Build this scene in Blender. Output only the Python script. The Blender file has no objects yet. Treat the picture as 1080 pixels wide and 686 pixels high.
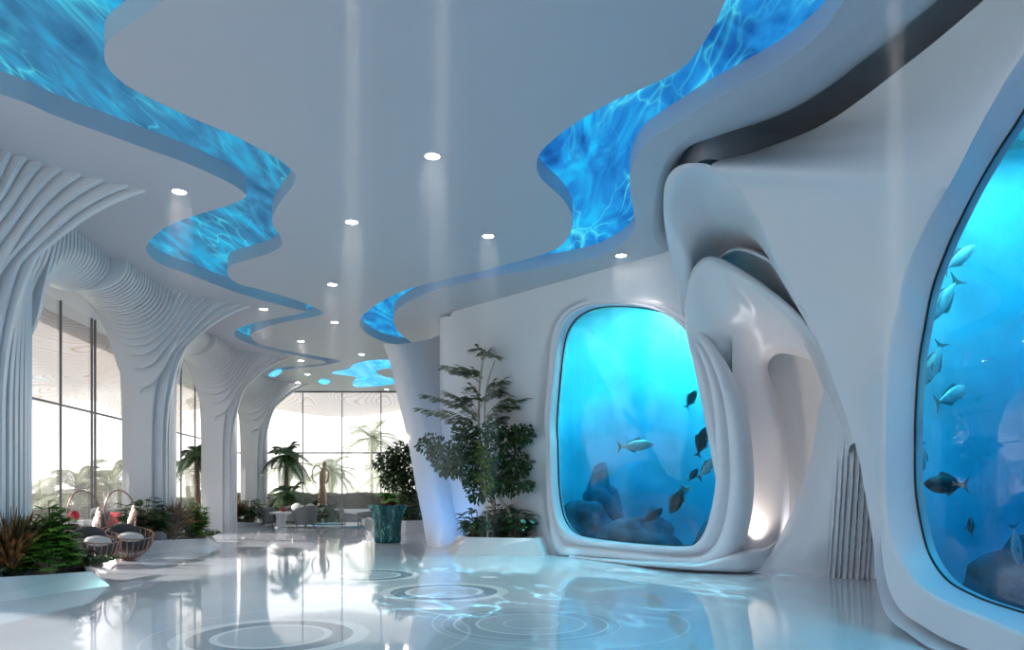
import bpy, bmesh, math, random
from mathutils import Vector, Matrix, noise
C = bpy.context.scene.collection
PI = math.pi
F, HX, HY, CH = 780.0, 540.0, 510.0, 1.65       # focal length, vanishing column / row, eye height
CEIL = 6.0
rnd = random.Random(11)

def at(px, py, d):                              # point at distance d along the view axis
    return Vector(((px - HX) / F * d, d, CH - (py - HY) / F * d))
def flo(px, py):                                # point on the floor
    return at(px, py, F * CH / (py - HY))
def cei(px, py, z=CEIL):                        # point on the ceiling
    return at(px, py, F * (z - CH) / (HY - py))

# ---------------------------------------------------------------- materials
def new_mat(name):
    m = bpy.data.materials.new(name); m.use_nodes = True
    nt = m.node_tree; nt.nodes.clear()
    out = nt.nodes.new('ShaderNodeOutputMaterial')
    return m, nt, out
def nd(nt, kind, **kw):
    n = nt.nodes.new(kind)
    for k, v in kw.items():
        if k.startswith('i_'):
            n.inputs[k[2:].replace('_', ' ')].default_value = v
        else:
            setattr(n, k, v)
    return n
def pbr(name, col, rough=.5, metal=0, spec=.5, var=.0, scale=6, bump=0, bscale=40, coat=0, trans=0, ior=1.5, sss=0):
    m, nt, out = new_mat(name)
    b = nd(nt, 'ShaderNodeBsdfPrincipled')
    b.inputs['Base Color'].default_value = (*col, 1)
    b.inputs['Roughness'].default_value = rough
    b.inputs['Metallic'].default_value = metal
    b.inputs['Specular IOR Level'].default_value = spec
    b.inputs['Coat Weight'].default_value = coat
    b.inputs['Coat Roughness'].default_value = .05
    b.inputs['Transmission Weight'].default_value = trans
    b.inputs['IOR'].default_value = ior
    tc = nd(nt, 'ShaderNodeTexCoord')
    if var:
        nz = nd(nt, 'ShaderNodeTexNoise'); nz.inputs['Scale'].default_value = scale; nz.inputs['Detail'].default_value = 4
        nt.links.new(tc.outputs['Object'], nz.inputs['Vector'])
        rp = nd(nt, 'ShaderNodeValToRGB')
        rp.color_ramp.elements[0].position = .3; rp.color_ramp.elements[1].position = .72
        rp.color_ramp.elements[0].color = (*[c * (1 - var) for c in col], 1)
        rp.color_ramp.elements[1].color = (*[min(1, c * (1 + var)) for c in col], 1)
        nt.links.new(nz.outputs['Fac'], rp.inputs['Fac']); nt.links.new(rp.outputs['Color'], b.inputs['Base Color'])
    if bump:
        nb = nd(nt, 'ShaderNodeTexNoise'); nb.inputs['Scale'].default_value = bscale
        nt.links.new(tc.outputs['Object'], nb.inputs['Vector'])
        bp = nd(nt, 'ShaderNodeBump'); bp.inputs['Strength'].default_value = bump; bp.inputs['Distance'].default_value = .02
        nt.links.new(nb.outputs['Fac'], bp.inputs['Height']); nt.links.new(bp.outputs['Normal'], b.inputs['Normal'])
    nt.links.new(b.outputs[0], out.inputs[0])
    return m
def leafmat(name, col, col2, rough=.45):
    """leaf: two greens mixed per leaf by noise, a little light coming through"""
    m, nt, out = new_mat(name)
    tc = nd(nt, 'ShaderNodeTexCoord')
    nz = nd(nt, 'ShaderNodeTexNoise'); nz.inputs['Scale'].default_value = 7; nz.inputs['Detail'].default_value = 2
    nt.links.new(tc.outputs['Object'], nz.inputs['Vector'])
    rp = nd(nt, 'ShaderNodeValToRGB')
    rp.color_ramp.elements[0].position = .38; rp.color_ramp.elements[1].position = .62
    rp.color_ramp.elements[0].color = (*col, 1); rp.color_ramp.elements[1].color = (*col2, 1)
    nt.links.new(nz.outputs['Fac'], rp.inputs['Fac'])
    b = nd(nt, 'ShaderNodeBsdfPrincipled'); b.inputs['Roughness'].default_value = rough
    t = nd(nt, 'ShaderNodeBsdfTranslucent')
    mx = nd(nt, 'ShaderNodeMixShader'); mx.inputs[0].default_value = .25
    nt.links.new(rp.outputs['Color'], b.inputs['Base Color']); nt.links.new(rp.outputs['Color'], t.inputs['Color'])
    nt.links.new(b.outputs[0], mx.inputs[1]); nt.links.new(t.outputs[0], mx.inputs[2]); nt.links.new(mx.outputs[0], out.inputs[0])
    return m
def emit(name, col, strength):
    m, nt, out = new_mat(name)
    e = nd(nt, 'ShaderNodeEmission'); e.inputs[0].default_value = (*col, 1); e.inputs[1].default_value = strength
    nt.links.new(e.outputs[0], out.inputs[0]); return m
def glass(name, tint, diffuse=0.0, dcol=(1, 1, 1), ior=1.45, refl=1.0):
    """clear pane: transparent, mirror by angle, optionally a milky film that scatters daylight"""
    m, nt, out = new_mat(name)
    t = nd(nt, 'ShaderNodeBsdfTransparent'); t.inputs[0].default_value = (*tint, 1)
    g = nd(nt, 'ShaderNodeBsdfGlossy'); g.inputs['Roughness'].default_value = .01; g.inputs[0].default_value = (refl, refl, refl, 1)
    fr = nd(nt, 'ShaderNodeFresnel'); fr.inputs['IOR'].default_value = ior
    base = t
    if diffuse:
        tr = nd(nt, 'ShaderNodeBsdfTranslucent'); tr.inputs[0].default_value = (*dcol, 1)
        m0 = nd(nt, 'ShaderNodeMixShader'); m0.inputs[0].default_value = diffuse
        nt.links.new(t.outputs[0], m0.inputs[1]); nt.links.new(tr.outputs[0], m0.inputs[2]); base = m0
    mx = nd(nt, 'ShaderNodeMixShader')
    nt.links.new(fr.outputs[0], mx.inputs[0]); nt.links.new(base.outputs[0], mx.inputs[1]); nt.links.new(g.outputs[0], mx.inputs[2])
    nt.links.new(mx.outputs[0], out.inputs[0]); return m

# ---------------------------------------------------------------- mesh builder
class MB:
    def __init__(s): s.v = []; s.f = []
    def add(s, verts, faces):
        o = len(s.v); s.v += [tuple(v) for v in verts]; s.f += [tuple(i + o for i in f) for f in faces]
    def box(s, c, size, rot=None):
        hx, hy, hz = [q / 2 for q in size]
        vs = [Vector((x, y, z)) for x in (-hx, hx) for y in (-hy, hy) for z in (-hz, hz)]
        if rot is not None: vs = [rot @ v for v in vs]
        s.add([v + Vector(c) for v in vs], [(0, 1, 3, 2), (4, 6, 7, 5), (0, 4, 5, 1), (2, 3, 7, 6), (0, 2, 6, 4), (1, 5, 7, 3)])
    def tube(s, pts, r, n=6, closed=False, caps=True):
        pts = [Vector(p) for p in pts]; m = len(pts)
        rs = r if isinstance(r, (list, tuple)) else [r] * m
        tang = []
        for i in range(m):
            a = pts[(i - 1) % m] if (closed or i > 0) else pts[i]
            b = pts[(i + 1) % m] if (closed or i < m - 1) else pts[i]
            t = b - a; tang.append(t.normalized() if t.length > 1e-9 else Vector((0, 0, 1)))
        up = Vector((0, 0, 1)) if abs(tang[0].z) < .9 else Vector((1, 0, 0))
        nrm = (up - tang[0] * up.dot(tang[0])).normalized()
        vs = []
        for i in range(m):
            nrm = nrm - tang[i] * nrm.dot(tang[i])
            nrm = nrm.normalized() if nrm.length > 1e-6 else tang[i].orthogonal().normalized()
            bi = tang[i].cross(nrm)
            for k in range(n):
                a = 2 * PI * k / n
                vs.append(pts[i] + (nrm * math.cos(a) + bi * math.sin(a)) * rs[i])
        fs = []
        for i in range(m if closed else m - 1):
            j = (i + 1) % m
            for k in range(n):
                l = (k + 1) % n
                fs.append((i * n + k, i * n + l, j * n + l, j * n + k))
        if caps and not closed:
            fs.append(tuple(range(n - 1, -1, -1))); fs.append(tuple((m - 1) * n + k for k in range(n)))
        s.add(vs, fs)
    def lathe(s, prof, n=24, c=(0, 0, 0), wob=None):
        """prof: list of (radius, z); wob(angle, z) multiplies the radius"""
        c = Vector(c); vs = []
        for r, z in prof:
            for k in range(n):
                a = 2 * PI * k / n; q = r * (wob(a, z) if wob else 1)
                vs.append(c + Vector((q * math.cos(a), q * math.sin(a), z)))
        fs = []
        for i in range(len(prof) - 1):
            for k in range(n):
                l = (k + 1) % n
                fs.append((i * n + k, i * n + l, (i + 1) * n + l, (i + 1) * n + k))
        if prof[0][0] > 1e-4: fs.append(tuple(range(n - 1, -1, -1)))
        if prof[-1][0] > 1e-4: fs.append(tuple((len(prof) - 1) * n + k for k in range(n)))
        s.add(vs, fs)
    def grid(s, rows, closed=False, flip=False):
        n = len(rows[0]); o = []
        vs = [p for r in rows for p in r]
        for i in range(len(rows) - 1):
            for k in range(n if closed else n - 1):
                l = (k + 1) % n
                q = (i * n + k, i * n + l, (i + 1) * n + l, (i + 1) * n + k)
                o.append(q[::-1] if flip else q)
        s.add(vs, o)
    def prism(s, poly, z0, z1):
        n = len(poly)
        vs = [(p[0], p[1], z0) for p in poly] + [(p[0], p[1], z1) for p in poly]
        fs = [tuple(range(n - 1, -1, -1)), tuple(range(n, 2 * n))]
        fs += [(i, (i + 1) % n, n + (i + 1) % n, n + i) for i in range(n)]
        s.add(vs, fs)
    def ell(s, c, r, n=14, m=9, rot=None):
        c = Vector(c); vs = []
        for i in range(m + 1):
            t = PI * i / m
            for k in range(n):
                a = 2 * PI * k / n
                v = Vector((r[0] * math.sin(t) * math.cos(a), r[1] * math.sin(t) * math.sin(a), r[2] * math.cos(t)))
                vs.append(c + (rot @ v if rot is not None else v))
        fs = []
        for i in range(m):
            for k in range(n):
                l = (k + 1) % n
                fs.append((i * n + k, (i + 1) * n + k, (i + 1) * n + l, i * n + l))
        s.add(vs, fs)
    def leaf(s, p, d, up, L, W, droop=.3, segs=3, fold=.0, tip=0.02):
        """one blade: starts at p, runs along d, bends down; pointed outline"""
        d = Vector(d).normalized(); up = Vector(up)
        side = d.cross(up); side = side.normalized() if side.length > 1e-5 else Vector((1, 0, 0))
        nn = side.cross(d).normalized(); vs = []
        for i in range(segs + 1):
            t = i / segs
            w = W * max(tip, math.sin(PI * (t * .86 + .07)) ** .8 if i < segs else tip)
            c = Vector(p) + d * (L * t) - Vector((0, 0, 1)) * (droop * L * t * t)
            vs += [c - side * w * .5 + nn * fold * w, c + side * w * .5 + nn * fold * w]
        s.add(vs, [(2 * i, 2 * i + 1, 2 * i + 3, 2 * i + 2) for i in range(segs)])
    def build(s, name, mat, parent=None, smooth=True, angle=35):
        me = bpy.data.meshes.new(name); me.from_pydata(s.v, [], s.f); me.materials.append(mat)
        if smooth:
            me.polygons.foreach_set('use_smooth', [True] * len(me.polygons))
            try: me.set_sharp_from_angle(angle=math.radians(angle))
            except Exception: pass
        me.update()
        o = bpy.data.objects.new(name, me); C.objects.link(o)
        if parent is not None: o.parent = parent
        return o
def fixn(o):
    bm = bmesh.new(); bm.from_mesh(o.data); bmesh.ops.remove_doubles(bm, verts=bm.verts, dist=1e-5)
    bmesh.ops.recalc_face_normals(bm, faces=bm.faces); bm.to_mesh(o.data); bm.free(); return o
def tag(o, label=None, cat=None, group=None, kind=None):
    if label: o['label'] = label
    if cat: o['category'] = cat
    if group: o['group'] = group
    if kind: o['kind'] = kind
    return o
def struct(o): o['kind'] = 'structure'; return o
def empty(name, loc, rz=0, sc=1):
    o = bpy.data.objects.new(name, None); C.objects.link(o); o.empty_display_size = .1
    o.location = loc; o.rotation_euler = (0, 0, rz); o.scale = (sc, sc, sc); return o
def copy_tree(o, parent=None):
    c = o.copy(); C.objects.link(c); c.parent = parent
    for ch in list(o.children): copy_tree(ch, c)
    return c
def cr(pts, n, closed=False):
    """Catmull-Rom through Vectors (or tuples), n samples evenly spread over the knots"""
    P = [Vector(p) for p in pts]; m = len(P); out = []
    segs = m if closed else m - 1
    for i in range(n):
        u = i / n * segs if closed else i / (n - 1) * segs
        k = min(int(u), segs - 1); t = u - k
        g = lambda j: P[j % m] if closed else P[max(0, min(m - 1, j))]
        a, b, c, d = g(k - 1), g(k), g(k + 1), g(k + 2)
        out.append(.5 * ((2 * b) + (c - a) * t + (2 * a - 5 * b + 4 * c - d) * t * t + (3 * b - a - 3 * c + d) * t ** 3))
    return out
def lerp(a, b, t): return a + (b - a) * t
def sst(a, b, x):
    t = max(0, min(1, (x - a) / (b - a))); return t * t * (3 - 2 * t)
def kid2(o, e): o.parent = e; return o
SKY, SUN, TANK1, TANK2, EXPO, BEAM, DLW, CAUSTIC = 2.1, 10.0, 1200, 760, -0.1, 1500, 170, 6000
M = {}
M['white'] = pbr('white wall plaster', (.72, .715, .76), .32, spec=.5)
M['ceil'] = pbr('pale grey ceiling paint', (.52, .53, .585), .42, spec=.4)
M['column'] = pbr('white lacquered column', (.76, .76, .78), .3)
M['planter'] = pbr('white polished planter', (.8, .79, .79), .15, coat=.3)
M['soil'] = pbr('dark soil', (.035, .025, .018), .9, var=.4, scale=20)
M['metal'] = pbr('dark mullion metal', (.16, .16, .17), .4, metal=.6)
M['copper'] = pbr('rose copper wire', (.42, .24, .20), .3, metal=.7)
M['fabric'] = pbr('charcoal fabric', (.06, .062, .065), .9, var=.25, scale=30, bump=.3, bscale=120)
M['greyfab'] = pbr('grey upholstery', (.16, .17, .175), .85, var=.2, scale=25, bump=.3, bscale=120)
M['palefab'] = pbr('pale grey cushion fabric', (.6, .6, .58), .85, var=.08, scale=25)
M['redfab'] = pbr('red fabric', (.5, .02, .04), .8)
M['redleaf'] = leafmat('red leaf', (.22, .025, .015), (.4, .06, .03))
M['trunk'] = pbr('tree bark', (.18, .13, .09), .85, var=.4, scale=14, bump=.6, bscale=30)
M['palebark'] = pbr('pale bark', (.42, .36, .28), .85, var=.3, scale=14, bump=.6, bscale=30)
M['leaf_dark'] = leafmat('dark glossy leaf', (.018, .045, .014), (.055, .11, .028), .32)
M['leaf_mid'] = leafmat('mid green leaf', (.05, .16, .02), (.20, .44, .05))
M['leaf_fern'] = leafmat('light airy leaf', (.045, .08, .025), (.15, .2, .07))
M['leaf_bronze'] = leafmat('bronze leaf', (.10, .05, .02), (.30, .16, .05))
M['leaf_lime'] = leafmat('yellow green leaf', (.08, .13, .012), (.2, .26, .03))
M['leaf_grass'] = leafmat('dark grass blade', (.02, .045, .018), (.08, .12, .04))
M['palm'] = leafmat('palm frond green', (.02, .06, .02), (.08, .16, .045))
M['palm_pale'] = leafmat('washed-out palm frond', (.27, .30, .19), (.38, .41, .29))  # washed-out daylight look put into these pale frond colours
M['hedge'] = pbr('clipped hedge', (.045, .05, .02), .9, var=.7, scale=9, bump=1, bscale=30)
M['lawn'] = pbr('lawn', (.20, .27, .10), .9, var=.3, scale=3)
M['terracotta'] = pbr('terracotta red pot', (.28, .04, .03), .5)
M['skin_bronze'] = pbr('gilded bronze', (.55, .37, .25), .4, metal=.4)
M['rug'] = pbr('teal rug', (.02, .16, .22), .9, var=.3, scale=4)
M['black'] = pbr('black rubber', (.015, .015, .017), .6)
M['lamp'] = emit('downlight lens', (1, .97, .92), 40)
M['bulb'] = emit('warm lamp glow', (1, .85, .65), 12)
M['pane'] = glass('hazy window glass', (.95, .96, .96), .06, (.9, .9, .9))
M['acryl'] = glass('aquarium acrylic pane', (.97, .99, .99), ior=1.4)

def vase_mat():
    m, nt, out = new_mat('teal mosaic glaze')
    tc = nd(nt, 'ShaderNodeTexCoord'); mp = nd(nt, 'ShaderNodeMapping'); mp.inputs['Scale'].default_value = (22, 22, 9)
    vo = nd(nt, 'ShaderNodeTexVoronoi'); vo.inputs['Scale'].default_value = 1
    nt.links.new(tc.outputs['Object'], mp.inputs[0]); nt.links.new(mp.outputs[0], vo.inputs['Vector'])
    rp = nd(nt, 'ShaderNodeValToRGB'); e = rp.color_ramp.elements
    e[0].color = (.003, .03, .03, 1); e[1].color = (.12, .46, .40, 1); e[1].position = .9
    x = e.new(.45); x.color = (.012, .15, .13, 1); x = e.new(.7); x.color = (.015, .08, .11, 1)
    nt.links.new(vo.outputs['Color'], rp.inputs[0])
    b = nd(nt, 'ShaderNodeBsdfPrincipled'); b.inputs['Roughness'].default_value = .15
    nt.links.new(rp.outputs[0], b.inputs['Base Color'])
    bp = nd(nt, 'ShaderNodeBump'); bp.inputs['Strength'].default_value = .6; bp.inputs['Distance'].default_value = .02
    nt.links.new(vo.outputs['Distance'], bp.inputs['Height']); nt.links.new(bp.outputs[0], b.inputs['Normal'])
    nt.links.new(b.outputs[0], out.inputs[0]); return m
M['vase'] = vase_mat()

def caustic_nodes(nt, vec, scale, sharp=6.0):
    """bright web of refracted light: two warped ridge noises multiplied"""
    w = nd(nt, 'ShaderNodeTexNoise'); w.inputs['Scale'].default_value = scale * .7; w.inputs['Detail'].default_value = 2
    nt.links.new(vec, w.inputs['Vector'])
    sub = nd(nt, 'ShaderNodeVectorMath', operation='SUBTRACT'); sub.inputs[1].default_value = (.5, .5, .5)
    nt.links.new(w.outputs['Color'], sub.inputs[0])
    sc = nd(nt, 'ShaderNodeVectorMath', operation='SCALE'); sc.inputs['Scale'].default_value = 2.6 / scale
    nt.links.new(sub.outputs[0], sc.inputs[0])
    ad = nd(nt, 'ShaderNodeVectorMath', operation='ADD'); nt.links.new(vec, ad.inputs[0]); nt.links.new(sc.outputs[0], ad.inputs[1])
    vo = nd(nt, 'ShaderNodeTexVoronoi', feature='DISTANCE_TO_EDGE'); vo.inputs['Scale'].default_value = scale
    nt.links.new(ad.outputs[0], vo.inputs['Vector'])
    mr = nd(nt, 'ShaderNodeMapRange'); mr.inputs['From Min'].default_value = 0; mr.inputs['From Max'].default_value = .22
    mr.inputs['To Min'].default_value = 1; mr.inputs['To Max'].default_value = 0
    nt.links.new(vo.outputs['Distance'], mr.inputs['Value'])
    pw = nd(nt, 'ShaderNodeMath', operation='POWER'); pw.inputs[1].default_value = sharp
    nt.links.new(mr.outputs[0], pw.inputs[0])
    return pw.outputs[0]

def water_panel(name, strength, rot, dark, mid, lite):
    """backlit ceiling panel printed with rippled blue water"""
    m, nt, out = new_mat(name)
    g = nd(nt, 'ShaderNodeNewGeometry'); mp = nd(nt, 'ShaderNodeMapping'); mp.inputs['Rotation'].default_value = (0, 0, rot)
    mp.inputs['Scale'].default_value = (1.25, .30, 1)
    nt.links.new(g.outputs['Position'], mp.inputs[0]); v = mp.outputs[0]
    n1 = nd(nt, 'ShaderNodeTexNoise'); n1.inputs['Scale'].default_value = 1.1; n1.inputs['Detail'].default_value = 5; n1.inputs['Distortion'].default_value = 2.2
    nt.links.new(v, n1.inputs['Vector'])
    rp = nd(nt, 'ShaderNodeValToRGB'); e = rp.color_ramp.elements
    e[0].position = .32; e[0].color = (*dark, 1); e[1].position = .72; e[1].color = (*lite, 1)
    x = e.new(.5); x.color = (*mid, 1)
    nt.links.new(n1.outputs['Fac'], rp.inputs[0])
    c1 = caustic_nodes(nt, v, .9, 7); c2 = caustic_nodes(nt, v, 2.1, 9)
    n2 = nd(nt, 'ShaderNodeTexNoise'); n2.inputs['Scale'].default_value = .8; nt.links.new(v, n2.inputs['Vector'])
    m2 = nd(nt, 'ShaderNodeMapRange'); m2.inputs['From Min'].default_value = .43; m2.inputs['From Max'].default_value = .70
    nt.links.new(n2.outputs['Fac'], m2.inputs['Value'])
    ad = nd(nt, 'ShaderNodeMath', operation='ADD'); nt.links.new(c1, ad.inputs[0]); nt.links.new(c2, ad.inputs[1])
    mu = nd(nt, 'ShaderNodeMath', operation='MULTIPLY', use_clamp=True); nt.links.new(ad.outputs[0], mu.inputs[0]); nt.links.new(m2.outputs[0], mu.inputs[1])
    mx = nd(nt, 'ShaderNodeMix', data_type='RGBA'); mx.inputs['B'].default_value = (.10, .85, 1, 1)
    nt.links.new(mu.outputs[0], mx.inputs['Factor']); nt.links.new(rp.outputs[0], mx.inputs['A'])
    e = nd(nt, 'ShaderNodeEmission'); e.inputs[1].default_value = strength
    nt.links.new(mx.outputs['Result'], e.inputs[0]); nt.links.new(e.outputs[0], out.inputs[0]); return m
M['water_l'] = water_panel('rippled water light panel', 1.1, .7, (.03, .13, .27), (.05, .24, .45), (.02, .50, .85))
M['water_r'] = water_panel('deep blue water light panel', 1.3, -.7, (.008, .09, .33), (.015, .22, .60), (.015, .50, .90))

def floor_mat():
    m, nt, out = new_mat('polished pale floor with inlaid rings')
    g = nd(nt, 'ShaderNodeNewGeometry'); pos = g.outputs['Position']
    b = nd(nt, 'ShaderNodeBsdfPrincipled')
    b.inputs['Roughness'].default_value = .045; b.inputs['IOR'].default_value = 1.75
    nz = nd(nt, 'ShaderNodeTexNoise'); nz.inputs['Scale'].default_value = .35; nz.inputs['Detail'].default_value = 5
    nt.links.new(pos, nz.inputs['Vector'])
    rp = nd(nt, 'ShaderNodeValToRGB'); rp.color_ramp.elements[0].position = .35; rp.color_ramp.elements[1].position = .65
    rp.color_ramp.elements[0].color = (.61, .635, .69, 1); rp.color_ramp.elements[1].color = (.69, .725, .775, 1)
    nt.links.new(nz.outputs['Fac'], rp.inputs[0])
    col = rp.outputs[0]
    A = [(0, 0), (.53, 1), (.61, -1), (.83, 1), (1.0, 0)]                  # broad white ring round a thin one
    T = [(0, 0), (.30, .7), (.325, 0), (.60, .9), (.635, -.25), (.86, .9), (.885, -.3), (1.0, .5), (1.02, 0)]
    S = [(0, 0), (1.0, .6), (1.018, 0)]
    for (px, py, r, kind) in RINGS:
        c = flo(px, py)
        d = nd(nt, 'ShaderNodeVectorMath', operation='DISTANCE'); d.inputs[1].default_value = c
        nt.links.new(pos, d.inputs[0])
        q = nd(nt, 'ShaderNodeMath', operation='DIVIDE'); q.inputs[1].default_value = r * 1.2
        nt.links.new(d.outputs['Value'], q.inputs[0])
        rr = nd(nt, 'ShaderNodeValToRGB'); cr_ = rr.color_ramp; cr_.interpolation = 'CONSTANT'
        bands = {'A': A, 'T': T, 'S': S}[kind]
        for i, (t, w) in enumerate(bands):
            el = cr_.elements[i] if i < 2 else cr_.elements.new(t / 1.2)
            el.position = t / 1.2; v = .5 + .5 * w; el.color = (v, v, v, 1)
        nt.links.new(q.outputs[0], rr.inputs[0])
        s1 = nd(nt, 'ShaderNodeMapRange'); s1.inputs['From Min'].default_value = .5; nt.links.new(rr.outputs[0], s1.inputs['Value'])
        s2 = nd(nt, 'ShaderNodeMapRange'); s2.inputs['From Min'].default_value = .5; s2.inputs['From Max'].default_value = 0; nt.links.new(rr.outputs[0], s2.inputs['Value'])
        x1 = nd(nt, 'ShaderNodeMix', data_type='RGBA'); x1.inputs['B'].default_value = (.95, .95, .96, 1)
        nt.links.new(s1.outputs[0], x1.inputs['Factor']); nt.links.new(col, x1.inputs['A'])
        x2 = nd(nt, 'ShaderNodeMix', data_type='RGBA'); x2.inputs['B'].default_value = (.33, .40, .47, 1)
        nt.links.new(s2.outputs[0], x2.inputs['Factor']); nt.links.new(x1.outputs['Result'], x2.inputs['A'])
        col = x2.outputs['Result']
    nt.links.new(col, b.inputs['Base Color']); nt.links.new(b.outputs[0], out.inputs[0]); return m
RINGS = [(287, 671, 1.03, 'A'), (468.5, 624.5, .97, 'A'), (391, 607, .89, 'A'), (560, 658, 1.03, 'T'),
         (505, 627, 1.25, 'S'), (330, 668, 1.7, 'S'), (405, 609, 1.3, 'S'), (590, 655, 1.5, 'S')]
M['floor'] = floor_mat()

def striped():
    """cream canopy boards with warm gold lines between the contours"""
    m, nt, out = new_mat('striped cream canopy')
    tc = nd(nt, 'ShaderNodeTexCoord'); nz = nd(nt, 'ShaderNodeTexNoise'); nz.inputs['Scale'].default_value = .22; nz.inputs['Detail'].default_value = 1
    nt.links.new(tc.outputs['Object'], nz.inputs['Vector'])
    mu = nd(nt, 'ShaderNodeMath', operation='MULTIPLY'); mu.inputs[1].default_value = 44; nt.links.new(nz.outputs['Fac'], mu.inputs[0])
    fr = nd(nt, 'ShaderNodeMath', operation='FRACT'); nt.links.new(mu.outputs[0], fr.inputs[0])
    rp = nd(nt, 'ShaderNodeValToRGB'); e = rp.color_ramp.elements
    e[0].color = (.66, .58, .57, 1); e[1].color = (.86, .80, .79, 1); e[0].position = .0; e[1].position = .25
    x = e.new(.88); x.color = (.80, .74, .73, 1); x = e.new(.94); x.color = (.66, .50, .26, 1)
    nt.links.new(fr.outputs[0], rp.inputs[0])
    b = nd(nt, 'ShaderNodeBsdfPrincipled'); b.inputs['Roughness'].default_value = .7
    t = nd(nt, 'ShaderNodeBsdfTranslucent'); mx = nd(nt, 'ShaderNodeMixShader'); mx.inputs[0].default_value = .25
    nt.links.new(rp.outputs[0], b.inputs['Base Color']); nt.links.new(rp.outputs[0], t.inputs[0]); nt.links.new(b.outputs[0], mx.inputs[1]); nt.links.new(t.outputs[0], mx.inputs[2])
    nt.links.new(mx.outputs[0], out.inputs[0]); return m
M['canopy'] = striped()

def rock():
    m, nt, out = new_mat('reef rock')
    tc = nd(nt, 'ShaderNodeTexCoord'); nz = nd(nt, 'ShaderNodeTexNoise'); nz.inputs['Scale'].default_value = 2.5; nz.inputs['Detail'].default_value = 8
    nt.links.new(tc.outputs['Object'], nz.inputs['Vector'])
    rp = nd(nt, 'ShaderNodeValToRGB'); e = rp.color_ramp.elements; e[0].position = .35; e[1].position = .7
    e[0].color = (.02, .05, .08, 1); e[1].color = (.10, .18, .24, 1)
    nt.links.new(nz.outputs['Fac'], rp.inputs[0])
    b = nd(nt, 'ShaderNodeBsdfPrincipled'); b.inputs['Roughness'].default_value = .9
    bp = nd(nt, 'ShaderNodeBump'); bp.inputs['Strength'].default_value = 1; bp.inputs['Distance'].default_value = .1
    nt.links.new(nz.outputs['Fac'], bp.inputs['Height']); nt.links.new(bp.outputs[0], b.inputs['Normal'])
    nt.links.new(rp.outputs[0], b.inputs['Base Color']); nt.links.new(b.outputs[0], out.inputs[0]); return m
M['rock'] = rock()
M['tankwall'] = pbr('pale blue tank lining', (.45, .66, .72), .8, var=.25, scale=.9)
def water_vol(name, dens, sc):
    m, nt, out = new_mat(name)
    ab = nd(nt, 'ShaderNodeVolumeAbsorption'); ab.inputs['Color'].default_value = (.005, .715, .865, 1); ab.inputs['Density'].default_value = dens
    if sc:
        s = nd(nt, 'ShaderNodeVolumeScatter'); s.inputs['Color'].default_value = (.2, .8, 1, 1); s.inputs['Density'].default_value = sc
        a = nd(nt, 'ShaderNodeAddShader'); nt.links.new(ab.outputs[0], a.inputs[0]); nt.links.new(s.outputs[0], a.inputs[1])
        nt.links.new(a.outputs[0], out.inputs['Volume'])
    else: nt.links.new(ab.outputs[0], out.inputs['Volume'])
    return m
M['water'] = water_vol('aquarium water', .84, .045)
M['fish_silver'] = pbr('silver fish scales', (.62, .68, .66), .3, metal=.3, var=.2, scale=12)
M['fish_dark'] = pbr('dark fish scales', (.03, .04, .05), .4, var=.3, scale=9)
M['fish_fin'] = pbr('grey fin', (.18, .22, .22), .5)
M['eye'] = pbr('fish eye', (.01, .01, .01), .1)

def haze_mat():
    m, nt, out = new_mat('lit haze under a downlight')
    v = nd(nt, 'ShaderNodeVolumeScatter'); v.inputs['Color'].default_value = (1, 1, 1, 1); v.inputs['Density'].default_value = .06; v.inputs['Anisotropy'].default_value = 0
    nt.links.new(v.outputs[0], out.inputs['Volume']); return m
M['haze'] = haze_mat()
# ================================================================ SETTING: floor and ceiling
mb = MB(); mb.prism([(-22, -6), (12, -6), (12, 35.2), (-22, 35.2)], -.3, 0)
struct(mb.build('floor', M['floor'], smooth=False))

def outline(px, pre=(), post=()):
    return [Vector((*p, 0)) for p in pre] + [cei(*p) for p in px] + [Vector((*p, 0)) for p in post]
def dense(pts, k=5): return cr(pts, (len(pts) - 1) * k + 1)
# edges of the hanging panels at their lower face (clear height 6 m)
left_edge = dense(outline([(0, 99), (55, 121), (110, 141), (160, 159), (201, 174), (240, 192), (257, 203), (258, 209), (240, 217), (198, 230), (170, 243),
    (155, 258), (157, 269), (170, 279), (200, 290), (226, 300), (259, 312), (295, 322), (318, 327.5), (320, 330), (286, 337), (260, 343), (248, 350), (252, 358),
    (276, 367), (315, 375.6), (342, 381.5), (340, 384), (324, 385.5), (300, 387.5), (281, 391)],
    pre=[(-8.4, -5), (-8.3, 0), (-8.0, 4), (-7.3, 6.6)]))
centre_left = dense(outline([(172, 0), (150, 17), (130, 31), (116, 42), (110, 55), (113, 70), (128, 86), (151, 100), (201, 124), (240, 140), (268, 154), (295, 169), (311, 183), (311, 193),
    (303, 204), (294, 216), (288, 228), (288, 238), (296, 250), (297, 259), (285, 267), (262, 274), (244, 280), (240, 287), (243, 294), (255, 301), (271, 304.5),
    (300, 313), (324, 321), (339, 328), (340, 331.5), (328, 335), (300, 340), (271, 349), (264, 355), (272, 362), (290, 367.5), (315, 372.6), (346, 378), (359, 381), (352, 383.5), (334, 386.5), (310, 389), (294, 391.5)],
    pre=[(-1.55, -5), (-1.55, 0), (-1.6, 3.6), (-1.85, 5.0), (-2.5, 6.05)]))
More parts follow.
